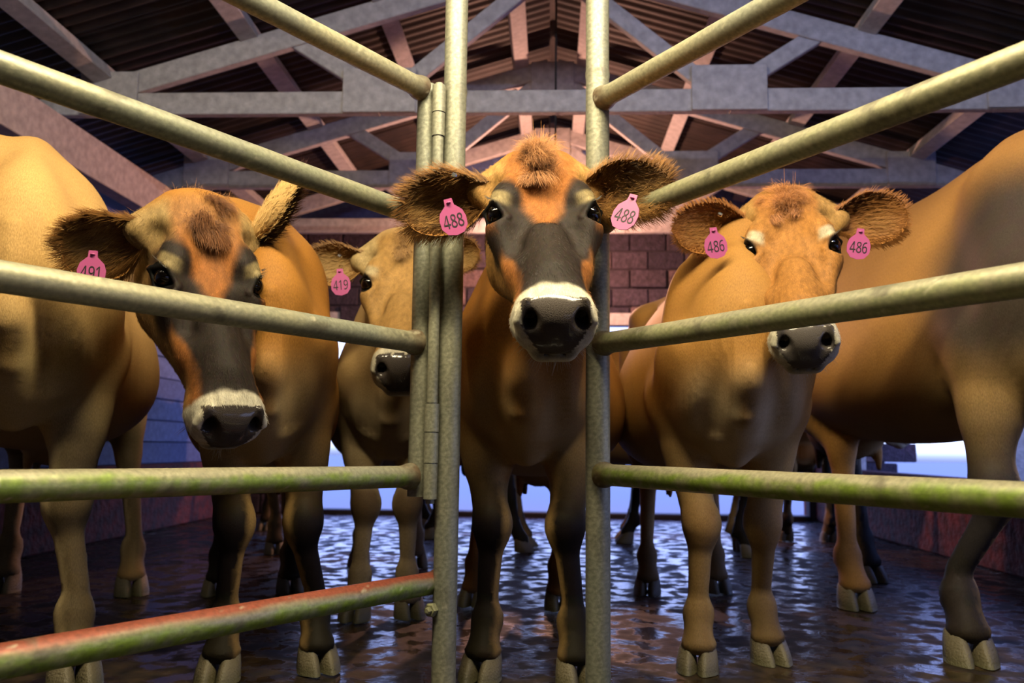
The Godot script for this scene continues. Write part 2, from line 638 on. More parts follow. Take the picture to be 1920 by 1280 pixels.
func upright(called: String, parent: Node3D, x: float, z: float, y0: float, y1: float, r: float, rings := []) -> MeshInstance3D:
	var tint := func(p: Vector3, n: Vector3, _t: float) -> Color:
		var rust := 0.0
		for q: float in rings:
			rust = maxf(rust, step(0.016, 0.004, absf(p.y - q)))
		return paint(p, Vector3(n.x, 0.4, n.z), 0.55 * step(0.45, 0.1, p.y), 0.0, rust * 0.8).lerp(Color(0.27, 0.285, 0.225), 0.5)
	var swell := func(from: float, _left: float) -> float:
		var w := 1.0
		for q: float in rings:
			w += 0.06 * step(0.014, 0.003, absf(from + y0 - q))
		return w
	return part(called, pipe(Vector3(x, y0, z), Vector3(x, y1, z), r, tint, swell, int(12 + 170 * (y1 - y0)), 28, parent.position), mats.pipe, parent)


func gate_and_fence() -> void:
	# the post on the left with the low rail that is welded to it
	var post := thing("gate_post", "tall olive pipe post beside the gate with a red-topped mossy low rail welded on", "post", Vector3(-0.2306, 0, -1.927))
	upright("pipe", post, -0.2306, -1.927, 0.0, 2.28, 0.027, [1.392])
	rail(post, Vector3(-1.05, 0.2637, -0.704), Vector3(-0.2584, 0.256, -1.9857) + Vector3(0.012, 0, 0.02), 1.0, 1.0, 0.0245)
	var bolt := part("bolt", bolt_mesh(), mats.pipe, post)
	bolt.position = Vector3(-0.025, 0.205, 0.018)
	bolt.basis = toward(Vector3(-0.45, 0, 1), Vector3.UP)
	# the gate that hangs on it
	var gate := thing("pipe_gate", "olive steel pipe gate on the left, four rails on a hinged upright", "gate", Vector3(-0.296, 0, -1.924))
	upright("stile", gate, -0.296, -1.924, 0.447, 1.405, 0.0235)
	for g: Array in [[Vector3(-0.99, 1.372, -0.80), Vector3(-0.3081, 1.3912, -1.9052), 0.0], [Vector3(-1.03, 1.0907, -0.737), Vector3(-0.3071, 1.0845, -1.9069), 0.1], [Vector3(-1.03, 0.7884, -0.737), Vector3(-0.3061, 0.7909, -1.9084), 0.05], [Vector3(-1.03, 0.4997, -0.737), Vector3(-0.3096, 0.4911, -1.9028), 0.9]]:
		rail(gate, g[0], g[1], g[2], 0.0)
	for h: Array in [[0.443, 0.520, 0.0150], [0.522, 0.588, 0.0158], [0.590, 0.652, 0.0166], [0.654, 1.268, 0.0125], [1.270, 1.325, 0.0145], [1.327, 1.392, 0.0155]]:
		upright("hinge_knuckle", gate, -0.2642, -1.894, h[0], h[1], h[2])
	upright("hinge_pin", gate, -0.2642, -1.894, 0.433, 1.398, 0.0095)
	# the fence on the right
	var fence := thing("pipe_fence", "olive steel pipe fence on the right, four rails welded to a tall post", "fence", Vector3(0.1063, 0, -1.9421))
	upright("post", fence, 0.1063, -1.9421, 0.0, 2.30, 0.0275, [1.437])
	for g: Array in [[Vector3(0.80, 1.331, -0.811), Vector3(0.118, 1.371, -1.922), 0.0], [Vector3(0.84, 1.073, -0.746), Vector3(0.118, 1.0752, -1.922), 0.15], [Vector3(0.84, 0.776, -0.746), Vector3(0.116, 0.7932, -1.926), 0.3], [Vector3(0.84, 0.4995, -0.746), Vector3(0.1160, 0.4996, -1.926), 0.95]]:
		rail(fence, g[0], g[1], g[2], 0.0)


func bolt_mesh() -> ArrayMesh:
	var st := SurfaceTool.new()
	st.begin(Mesh.PRIMITIVE_TRIANGLES)
	st.set_smooth_group(-1)
	var prof := [[0.0, 0.0155], [0.010, 0.0155], [0.013, 0.0125], [0.013, 0.0075], [0.022, 0.0075], [0.024, 0.005], [0.024, 0.0]]
	for i in prof.size() - 1:
		for k in 6:
			for t: Array in [[i, k], [i + 1, k + 1], [i + 1, k], [i, k], [i, k + 1], [i + 1, k + 1]]:
				var q: Array = prof[t[0]]
				st.set_color(Color(0.30, 0.30, 0.17))
				st.add_vertex(Vector3(q[0], q[1] * cos(TAU * t[1] / 6), q[1] * sin(TAU * t[1] / 6)))
	st.generate_normals()
	return st.commit()
# ---------------------------------------------------------------- the herd
func lin(r: float, g: float, b: float) -> Color:
	return Color(r / 255.0, g / 255.0, b / 255.0).srgb_to_linear()


func look_of(changes: Dictionary) -> Dictionary:
	var l := {"coat": Color(0.38, 0.19, 0.055), "back": Color(0.34, 0.165, 0.05), "neck": Color(0.36, 0.175, 0.05), "belly": Color(0.42, 0.27, 0.12), "chest": Color(0.46, 0.29, 0.12), "inner": Color(0.38, 0.24, 0.09), "leg": Color(0.012, 0.010, 0.008),
		"legs": 1.0, "leg_high": 0.25, "knees": 0.0, "smoke": 0.0, "face": Color(0.33, 0.125, 0.035), "cheek": Color(0.36, 0.19, 0.055), "poll": Color(0.37, 0.145, 0.04), "temple": Color(0.45, 0.25, 0.08), "mask": 1.0, "dark": Color(0.019, 0.0175, 0.017),
		"lid": Color(0.36, 0.28, 0.14), "lids": 0.8, "white": Color(0.68, 0.63, 0.49), "nose": Color(0.042, 0.034, 0.031), "ear": Color(0.19, 0.085, 0.022), "ear_in": Color(0.42, 0.25, 0.09), "ear_back": Color(0.33, 0.16, 0.05), "ear_long": 0.040, "tuft": Color(0.24, 0.10, 0.03), "tuft_long": 0.082, "wild": 1.0}
	l.merge(changes, true)
	return l


func herd_member(s: Dictionary) -> void:
	# place: the point under its forefeet, heading (world x, z); then everything else comes in its own axes
	var f := Vector3(s.heading.x, 0, s.heading.y).normalized()
	s.place = Transform3D(Basis(f, Vector3.UP, f.cross(Vector3.UP)).scaled(Vector3.ONE * s.get("size", 1.0)), Vector3(s.at.x, 0, s.at.y))
	var inv: Transform3D = s.place.affine_inverse()
	if not s.has("wide"):
		s.wide = 1.0
	if s.has("head_at"):
		var x: Vector3 = s.head_at[1].normalized()
		var z: Vector3 = s.head_at[2]
		var y := z.cross(x).normalized()
		z = x.cross(y)
		s.head = inv * Transform3D(Basis(x * HEAD_SCALE.x, y * HEAD_SCALE.y, z * HEAD_SCALE.z), s.head_at[0])
		for e: String in s.ears:
			var ear: Dictionary = s.ears[e]
			ear.tip = inv * ear.tip
			ear.face = inv.basis * ear.face
			if ear.has("tag_at"):          # [where, up along its neck, the way it faces]
				var up: Vector3 = ear.tag_at[1].normalized()
				var out: Vector3 = ear.tag_at[2]
				var rx := up.cross(out).normalized()
				ear.tag = inv * Transform3D(Basis(rx, up, rx.cross(up)), ear.tag_at[0])
			if ear.has("clip_at"):
				ear.clip = inv * Transform3D(Basis(Vector3(0.55, -0.25, 0).normalized(), Vector3(0.25, 0.55, 0).normalized(), Vector3.BACK), ear.clip_at)
	var feet := {}
	for n in ["fl", "fr", "hl", "hr"]:
		var side := 1.0 if n[1] == "r" else -1.0
		feet[n] = Vector3(0.02 if n[0] == "f" else -1.17, 0, side * (0.12 if n[0] == "f" else 0.13))
	if s.has("feet_at"):
		for n: String in s.feet_at:
			feet[n] = inv * Vector3(s.feet_at[n].x, 0, s.feet_at[n].y)
	s.feet = feet
	jobs.append(s)


func cows() -> void:
	claw = claw_mesh()
	var em := SphereMesh.new()
	em.radius = 0.0225
	em.height = 0.045
	em.radial_segments = 40
	em.rings = 20
	eyeball = em
	tag_plate = tag_mesh(0.056, 0.068)
	var pm := SphereMesh.new()
	pm.radius = 0.005
	pm.height = 0.005
	pin_mesh = pm
	clip_mesh = box(Vector3(0.012, 0.009, 0.012), 0.003)
	head_fine = head_shape(0.0037)
	head_coarse = head_shape(0.0065)
	var red := look_of({"coat": Color(0.36, 0.15, 0.03), "neck": Color(0.38, 0.16, 0.033), "back": Color(0.29, 0.11, 0.022), "chest": Color(0.46, 0.30, 0.13)})
	herd_member({"label": "brown cow with a black-masked face looking out between the two posts, tagged 488", "number": "488", "fine": true, "cell": 0.013, "look": red, "wide": 0.95, "seed": 5, "at": Vector2(-0.06, -2.25), "heading": Vector2(-0.02, 1.0),
		"feet_at": {"fr": Vector2(-0.162, -2.159), "fl": Vector2(0.062, -2.14), "hr": Vector2(-0.27, -3.12), "hl": Vector2(0.03, -3.08)},
		"head_at": [Vector3(-0.0298, 1.1679, -1.8303), Vector3(0.0759, -0.659, 0.7449), Vector3(-0.9965, -0.0241, 0.0803)],
		"ears": {"right": {"tip": Vector3(-0.3278, 1.045, -1.770), "face": Vector3(0.10, -0.25, 1.0), "half": 0.073, "tag_at": [Vector3(-0.2031, 1.022, -1.700), Vector3(-0.28, 1.0, 0.1), Vector3(0.1, 0.1, 1.0)], "clip_at": Vector3(-0.2037, 1.119, -1.717)},
			"left": {"tip": Vector3(0.2480, 1.080, -1.683), "face": Vector3(-0.10, -0.25, 1.0), "half": 0.068, "tag_at": [Vector3(0.1470, 1.021, -1.660), Vector3(0.42, 1.0, 0.0), Vector3(-0.5, 0.1, 1.0)]}}})
	var grey := look_of({"coat": Color(0.36, 0.155, 0.03), "neck": Color(0.37, 0.165, 0.035), "chest": Color(0.50, 0.36, 0.18), "cheek": Color(0.33, 0.19, 0.065), "temple": Color(0.36, 0.24, 0.10), "tuft": Color(0.15, 0.06, 0.022), "tuft_wide": 1.9, "streak": 0.6, "poll": Color(0.36, 0.17, 0.06), "ear_back": Color(0.52, 0.33, 0.13), "tuft_long": 0.055, "wild": 0.6})
	herd_member({"label": "brown cow with a black-masked face lowering its head behind the gate, tagged 491", "number": "491", "fine": true, "cell": 0.013, "look": grey, "wide": 0.76, "seed": 8, "at": Vector2(-0.735, -2.165), "heading": Vector2(0.33, 0.95),
		"feet_at": {"fr": Vector2(-0.788, -2.094), "fl": Vector2(-0.584, -2.196)},
		"head_at": [Vector3(-0.7946, 1.0728, -1.8559), Vector3(0.3533, -0.8496, 0.385), Vector3(-0.7685, -0.0299, 0.6392)],
		"ears": {"right": {"tip": Vector3(-1.058, 0.935, -1.755), "face": Vector3(0.25, -0.35, 1.0), "half": 0.078, "cup": 0.7, "tag_at": [Vector3(-0.96, 0.9146, -1.71), Vector3(0.02, 1.0, 0.0), Vector3(0.3, 0.0, 1.0)]},
			"left": {"tip": Vector3(-0.5650, 1.185, -1.880), "face": Vector3(0.75, -0.1, -0.75), "half": 0.060}}})
	var fawn := look_of({"coat": Color(0.46, 0.30, 0.13), "belly": Color(0.52, 0.42, 0.27), "chest": Color(0.50, 0.38, 0.22), "neck": Color(0.46, 0.30, 0.13), "inner": Color(0.48, 0.36, 0.20), "leg": Color(0.10, 0.055, 0.025), "streak": 0.3, "legs": 0.35, "knees": 0.8, "mask": 0.0, "face": Color(0.42, 0.24, 0.08), "poll": Color(0.34, 0.19, 0.06), "cheek": Color(0.44, 0.29, 0.12), "temple": Color(0.46, 0.33, 0.15), "lid": Color(0.5, 0.42, 0.25), "tuft": Color(0.26, 0.14, 0.045), "ear": Color(0.20, 0.10, 0.03), "ear_in": Color(0.34, 0.21, 0.08), "ear_long": 0.02, "tuft_long": 0.05})
	herd_member({"label": "pale fawn cow half hidden behind the hinged gate upright, tagged 419", "number": "419", "fine": false, "cell": 0.016, "look": fawn, "wide": 0.84, "seed": 9, "at": Vector2(-0.545, -2.90), "heading": Vector2(0.18, 0.98),
		"feet_at": {"fr": Vector2(-0.625, -2.826), "fl": Vector2(-0.467, -2.886)},
		"head_at": [Vector3(-0.4434, 1.1585, -2.4961), Vector3(0.1135, -0.6985, 0.7029), Vector3(-0.9905, -0.0251, 0.135)],
		"ears": {"right": {"tip": Vector3(-0.7373, 1.066, -2.414), "face": Vector3(0.1, -0.2, 1.0), "half": 0.068, "cup": 0.7, "tag_at": [Vector3(-0.5979, 1.0135, -2.36), Vector3(-0.1, 1.0, 0.0), Vector3(0.0, 0.0, 1.0)], "clip_at": Vector3(-0.6004, 1.0896, -2.348)},
			"left": {"tip": Vector3(-0.2168, 1.1249, -2.432), "face": Vector3(-0.1, -0.2, 1.0), "half": 0.058}}})
	var gold := look_of({"coat": Color(0.40, 0.19, 0.045), "neck": Color(0.42, 0.21, 0.055), "back": Color(0.34, 0.17, 0.05), "chest": Color(0.58, 0.45, 0.27), "inner": Color(0.44, 0.29, 0.12), "streak": 0.35, "tuft_wide": 1.7, "leg": Color(0.24, 0.13, 0.05), "legs": 0.45, "knees": 0.5, "mask": 0.0, "face": Color(0.42, 0.19, 0.05), "poll": Color(0.40, 0.17, 0.045), "cheek": Color(0.40, 0.22, 0.065), "temple": Color(0.44, 0.25, 0.08), "lid": Color(0.60, 0.52, 0.34), "lids": 1.0, "lid_at": 0.008, "tuft": Color(0.28, 0.11, 0.03), "ear": Color(0.24, 0.095, 0.022), "ear_in": Color(0.30, 0.145, 0.042), "nose": Color(0.055, 0.049, 0.047), "ear_long": 0.022, "tuft_long": 0.058})
	herd_member({"label": "golden brown cow with a plain face behind the fence, tagged 486", "number": "486", "fine": true, "cell": 0.013, "look": gold, "wide": 0.98, "seed": 12, "at": Vector2(0.482, -2.34), "heading": Vector2(-0.04, 1.0),
		"feet_at": {"fr": Vector2(0.381, -2.283), "fl": Vector2(0.583, -2.395), "hr": Vector2(0.381, -3.43), "hl": Vector2(0.66, -3.5)},
		"head_at": [Vector3(0.6211, 1.205, -2.2461), Vector3(-0.1199, -0.7013, 0.699), Vector3(-0.9798, -0.0297, -0.1979)],
		"ears": {"right": {"tip": Vector3(0.2998, 1.11, -2.134), "face": Vector3(0.05, -0.2, 1.0), "half": 0.075, "cup": 0.7, "tag_at": [Vector3(0.4024, 1.0584, -2.075), Vector3(-0.15, 1.0, 0.1), Vector3(0.0, 0.0, 1.0)], "clip_at": Vector3(0.4191, 1.1399, -2.096)},
			"left": {"tip": Vector3(0.9259, 1.155, -2.178), "face": Vector3(-0.05, -0.2, 1.0), "half": 0.075, "cup": 0.7, "tag_at": [Vector3(0.7613, 1.0645, -2.11), Vector3(0.12, 1.0, 0.1), Vector3(-0.1, 0.0, 1.0)]}}})
	var tan := look_of({"coat": Color(0.56, 0.34, 0.125), "back": Color(0.54, 0.31, 0.105), "neck": Color(0.56, 0.34, 0.125), "belly": Color(0.48, 0.33, 0.16), "chest": Color(0.52, 0.38, 0.18), "inner": Color(0.50, 0.38, 0.20), "leg": Color(0.075, 0.05, 0.025), "legs": 0.8})
	herd_member({"label": "light tan cow at the left edge, its head out of the picture", "bald": true, "fine": false, "cell": 0.015, "look": tan, "wide": 0.95, "size": 1.14, "at": Vector2(-1.33, -2.08), "heading": Vector2(0.44, 0.90), "feet_at": {"fl": Vector2(-1.11, -2.02), "hl": Vector2(-1.56, -3.2), "fr": Vector2(-1.42, -2.0)},
		"head_at": [Vector3(-1.75, 1.36, -1.62), Vector3(-0.75, -0.45, 0.35), Vector3(-0.35, 0.1, -0.9)], "ears": {"right": {"tip": Vector3(-1.75, 1.36, -1.85), "face": Vector3(-1, 0, 0)}, "left": {"tip": Vector3(-1.55, 1.36, -1.40), "face": Vector3(-1, 0, 0.3)}}, "number": ""})
	var smoky := look_of({"coat": Color(0.50, 0.25, 0.07), "back": Color(0.50, 0.24, 0.07), "neck": Color(0.42, 0.22, 0.08), "belly": Color(0.30, 0.2, 0.1), "chest": Color(0.45, 0.32, 0.17), "leg": Color(0.03, 0.026, 0.024), "smoke": 0.95})
	herd_member({"label": "dark smoky brown cow at the right edge, its head out of the picture", "bald": true, "fine": false, "cell": 0.015, "look": smoky, "wide": 0.88, "size": 1.26, "at": Vector2(1.37, -2.40), "heading": Vector2(0.10, 1.0), "feet_at": {"fr": Vector2(1.13, -2.44), "fl": Vector2(1.46, -2.38), "hr": Vector2(1.10, -3.22)},
		"head_at": [Vector3(1.78, 1.34, -1.9), Vector3(0.75, -0.45, 0.35), Vector3(-0.4, 0.1, 0.9)], "ears": {"right": {"tip": Vector3(1.6, 1.36, -1.7), "face": Vector3(1, 0, 0.3)}, "left": {"tip": Vector3(1.78, 1.36, -2.1), "face": Vector3(1, 0, 0)}}, "number": ""})
	var plain := look_of({"coat": Color(0.38, 0.20, 0.055), "back": Color(0.35, 0.17, 0.045), "legs": 0.85, "mask": 0.0})
	herd_member({"label": "cow hidden behind the lowered black-masked head, only a brown ear showing above its ear", "fine": false, "cell": 0.02, "look": plain, "wide": 0.9, "size": 1.05, "at": Vector2(-1.55, -4.45), "heading": Vector2(0.15, 1.0),
		"head_at": [Vector3(-1.40, 1.53, -3.50), Vector3(0.55, -0.55, 0.55), Vector3(-0.75, 0.0, 0.65)], "ears": {"right": {"tip": Vector3(-1.56, 1.50, -3.44), "face": Vector3(0.3, 0, 1), "half": 0.065}, "left": {"tip": Vector3(-1.235, 1.525, -3.44), "face": Vector3(0.3, 0, 1), "half": 0.055}}, "number": ""})
	herd_member({"label": "far brown cow whose back shows between the middle cow and the plain-faced cow", "bald": true, "fine": false, "cell": 0.022, "look": red, "wide": 0.9, "size": 1.0, "at": Vector2(1.02, -4.75), "heading": Vector2(1.0, 0.06),
		"head_at": [Vector3(1.50, 1.0, -4.65), Vector3(0.8, -0.6, 0.1), Vector3(0.0, 0.0, 1.0)], "ears": {"right": {"tip": Vector3(1.50, 1.0, -4.45), "face": Vector3(1, 0, 0), "half": 0.05}, "left": {"tip": Vector3(1.50, 1.0, -4.85), "face": Vector3(1, 0, 0), "half": 0.05}}, "number": ""})
	var task := WorkerThreadPool.add_group_task(func(k: int) -> void: work_out(jobs[k]), jobs.size(), -1, true)
	WorkerThreadPool.wait_for_group_task_completion(task)
	for s: Dictionary in jobs:
		var made := build_cow(s)
		if s.label.begins_with("far brown cow"):
			# others of the herd stand across the far end, seen as legs between the near cows
			for k: Array in [[Vector3(-0.70, 0, -5.40), PI * 0.98, "far brown cow across the left of the doorway, seen as dark legs"], [Vector3(0.32, 0, -6.10), PI * 0.02, "far brown cow across the middle of the doorway, seen as dark legs"], [Vector3(1.58, 0, -6.60), PI * 0.5, "far brown cow walking out at the right of the doorway, seen as dark legs"]]:
				var c := made.duplicate()
				c.name = numbered("cow")
				add_child(c)
				c.transform = Transform3D(Basis(Vector3.UP, k[1]), k[0])
				c.set_meta("label", k[2])
# ---------------------------------------------------------------- shapes as a distance field
class Field:
	var lo: Vector3
	var c: float
	var nx: int
	var ny: int
	var nz: int
	var d: PackedFloat32Array

	func _init(a: Vector3, b: Vector3, cell: float) -> void:
		lo = a
		c = cell
		nx = int((b.x - a.x) / cell) + 2
		ny = int((b.y - a.y) / cell) + 2
		nz = int((b.z - a.z) / cell) + 2
		d.resize(nx * ny * nz)
		d.fill(1.0)

	func span(a: float, b: float, l: float, n: int) -> Vector2i:
		return Vector2i(clampi(int(floor((a - l) / c)), 0, n - 1), clampi(int(ceil((b - l) / c)), 0, n - 1))

	# a tapered limb from a to b; thin > 1 narrows it across the direction «across»; cut takes it away instead
	func cone(a: Vector3, b: Vector3, ra: float, rb: float, k: float, thin := 1.0, across := Vector3(0, 0, 1), cut := false) -> void:
		var m := maxf(ra, rb) + k + c * 2.5
		var sx := span(minf(a.x, b.x) - m, maxf(a.x, b.x) + m, lo.x, nx)
		var sy := span(minf(a.y, b.y) - m, maxf(a.y, b.y) + m, lo.y, ny)
		var sz := span(minf(a.z, b.z) - m, maxf(a.z, b.z) + m, lo.z, nz)
		var e := (thin - 1.0) * across
		var ba := b - a
		ba += e * across.dot(ba)
		var bb := maxf(ba.length_squared(), 1e-9)
		var dr := rb - ra
		for i in range(sx.x, sx.y + 1):
			for j in range(sy.x, sy.y + 1):
				var row := (i * ny + j) * nz
				var p := lo + Vector3(i, j, sz.x) * c - a
				for q in range(sz.x, sz.y + 1):
					var w := p + e * across.dot(p)
					var h := clampf(w.dot(ba) / bb, 0.0, 1.0)
					var n := (w - ba * h).length() - ra - dr * h
					var o := d[row + q]
					if cut:
						n = -n
						if n > o - k:
							var t := clampf(0.5 - 0.5 * (o - n) / k, 0.0, 1.0)
							d[row + q] = o + (n - o) * t + k * t * (1.0 - t)
					elif n < o + k:
						var t := clampf(0.5 + 0.5 * (o - n) / k, 0.0, 1.0)
						d[row + q] = o + (n - o) * t - k * t * (1.0 - t)
					p.z += c

	func ball(at: Vector3, r: Vector3, k: float, cut := false) -> void:
		var m := k + c * 2.5
		var sx := span(at.x - r.x - m, at.x + r.x + m, lo.x, nx)
		var sy := span(at.y - r.y - m, at.y + r.y + m, lo.y, ny)
		var sz := span(at.z - r.z - m, at.z + r.z + m, lo.z, nz)
		var i1 := Vector3.ONE / r
		var i2 := i1 * i1
		for i in range(sx.x, sx.y + 1):
			for j in range(sy.x, sy.y + 1):
				var row := (i * ny + j) * nz
				var p := lo + Vector3(i, j, sz.x) * c - at
				for q in range(sz.x, sz.y + 1):
					var k0 := (p * i1).length()
					var n := k0 * (k0 - 1.0) / maxf((p * i2).length(), 1e-6)
					var o := d[row + q]
					if cut:
						n = -n
						if n > o - k:
							var t := clampf(0.5 - 0.5 * (o - n) / k, 0.0, 1.0)
							d[row + q] = o + (n - o) * t + k * t * (1.0 - t)
					elif n < o + k:
						var t := clampf(0.5 + 0.5 * (o - n) / k, 0.0, 1.0)
						d[row + q] = o + (n - o) * t - k * t * (1.0 - t)
					p.z += c

	# a trunk along x: rows of [x, top, bottom, half width, how much narrower the top is, roundness]
	func trunk(rows: Array) -> void:
		var x0: float = rows[0][0]
		var x1: float = rows[-1][0]
		var at := 0
		for i in nx:
			var x := lo.x + i * c
			if x < x0 or x > x1:
				continue
			while at < rows.size() - 2 and x > rows[at + 1][0]:
				at += 1
			var ra: Array = rows[maxi(at - 1, 0)]
			var rb: Array = rows[at]
			var rc: Array = rows[at + 1]
			var rd: Array = rows[mini(at + 2, rows.size() - 1)]
			var t: float = (x - rb[0]) / (rc[0] - rb[0])
			var v := PackedFloat32Array([0, 0, 0, 0, 0, 0])
			for f in range(1, 6):
				var h: float = rc[0] - rb[0]
				var m0: float = (rc[f] - ra[f]) / maxf(rc[0] - ra[0], 1e-6) * h
				var m1: float = (rd[f] - rb[f]) / maxf(rd[0] - rb[0], 1e-6) * h
				var t2 := t * t
				var t3 := t2 * t
				v[f] = (2 * t3 - 3 * t2 + 1) * rb[f] + (t3 - 2 * t2 + t) * m0 + (3 * t2 - 2 * t3) * rc[f] + (t3 - t2) * m1
			var cy := (v[1] + v[2]) * 0.5
			var hh := maxf((v[1] - v[2]) * 0.5, 0.004)
			var ww := maxf(v[3], 0.004)
			var small := minf(hh, ww)
			var n := v[5]
			var inv := 1.0 / n
			var sy := span(v[2] - 0.12, v[1] + 0.12, lo.y, ny)
			var sz := span(-ww * 1.35 - 0.1, ww * 1.35 + 0.1, lo.z, nz)
			for j in range(sy.x, sy.y + 1):
				var ty := (lo.y + j * c - cy) / hh
				var wy := ww * (1.0 - v[4] * clampf(ty, -1.0, 1.0))
				var py := pow(absf(ty), n)
				var row := (i * ny + j) * nz
				for q in range(sz.x, sz.y + 1):
					var r := pow(py + pow(absf(lo.z + q * c) / wy, n), inv)
					d[row + q] = minf(d[row + q], (r - 1.0) * small)

	# surface nets: [points, normals, indices]
	func skin() -> Array:
		var cells := PackedInt32Array()
		cells.resize(d.size())
		cells.fill(-1)
		var pts := PackedVector3Array()
		var nor := PackedVector3Array()
		var ids := PackedInt32Array()
		var sj := nz
		var si := ny * nz
		var near := c * 7.0
		var where := PackedInt32Array()
		for i in nx - 1:
			for j in ny - 1:
				var row := i * si + j * sj
				for q in nz - 1:
					var a := row + q
					var d0 := d[a]
					if d0 > near or d0 < -near:
						continue
					var d1 := d[a + 1]
					var d2 := d[a + sj]
					var d3 := d[a + sj + 1]
					var d4 := d[a + si]
					var d5 := d[a + si + 1]
					var d6 := d[a + si + sj]
					var d7 := d[a + si + sj + 1]
					var s := int(d0 < 0) + int(d1 < 0) + int(d2 < 0) + int(d3 < 0) + int(d4 < 0) + int(d5 < 0) + int(d6 < 0) + int(d7 < 0)
					if s == 0 or s == 8:
						continue
					var p := Vector3.ZERO
					var m := 0
					if (d0 < 0) != (d1 < 0):
						p += Vector3(0, 0, d0 / (d0 - d1)); m += 1
					if (d2 < 0) != (d3 < 0):
						p += Vector3(0, 1, d2 / (d2 - d3)); m += 1
					if (d4 < 0) != (d5 < 0):
						p += Vector3(1, 0, d4 / (d4 - d5)); m += 1
					if (d6 < 0) != (d7 < 0):
						p += Vector3(1, 1, d6 / (d6 - d7)); m += 1
					if (d0 < 0) != (d2 < 0):
						p += Vector3(0, d0 / (d0 - d2), 0); m += 1
					if (d1 < 0) != (d3 < 0):
						p += Vector3(0, d1 / (d1 - d3), 1); m += 1
					if (d4 < 0) != (d6 < 0):
						p += Vector3(1, d4 / (d4 - d6), 0); m += 1
					if (d5 < 0) != (d7 < 0):
						p += Vector3(1, d5 / (d5 - d7), 1); m += 1
					if (d0 < 0) != (d4 < 0):
						p += Vector3(d0 / (d0 - d4), 0, 0); m += 1
					if (d1 < 0) != (d5 < 0):
						p += Vector3(d1 / (d1 - d5), 0, 1); m += 1
					if (d2 < 0) != (d6 < 0):
						p += Vector3(d2 / (d2 - d6), 1, 0); m += 1
					if (d3 < 0) != (d7 < 0):
						p += Vector3(d3 / (d3 - d7), 1, 1); m += 1
					cells[a] = pts.size()
					where.append(a)
					pts.append(lo + (Vector3(i, j, q) + p / m) * c)
					nor.append(Vector3(d4 + d5 + d6 + d7 - d0 - d1 - d2 - d3, d2 + d3 + d6 + d7 - d0 - d1 - d4 - d5, d1 + d3 + d5 + d7 - d0 - d2 - d4 - d6).normalized())
		for a in where:
			var inside := d[a] < 0
			for ax in 3:
				var s0: int = [si, sj, 1][ax]
				var s1: int = [sj, 1, si][ax]
				var s2: int = [1, si, sj][ax]
				if a + s0 >= d.size() or inside == (d[a + s0] < 0):
					continue
				if a < s1 + s2:
					continue
				var v0 := cells[a]
				var v1 := cells[a - s1]
				var v2 := cells[a - s1 - s2]
				var v3 := cells[a - s2]
				if v1 < 0 or v2 < 0 or v3 < 0:
					continue
				if inside:
					ids.append_array(PackedInt32Array([v0, v2, v1, v0, v3, v2]))
				else:
					ids.append_array(PackedInt32Array([v0, v1, v2, v0, v2, v3]))
		return [pts, nor, ids]
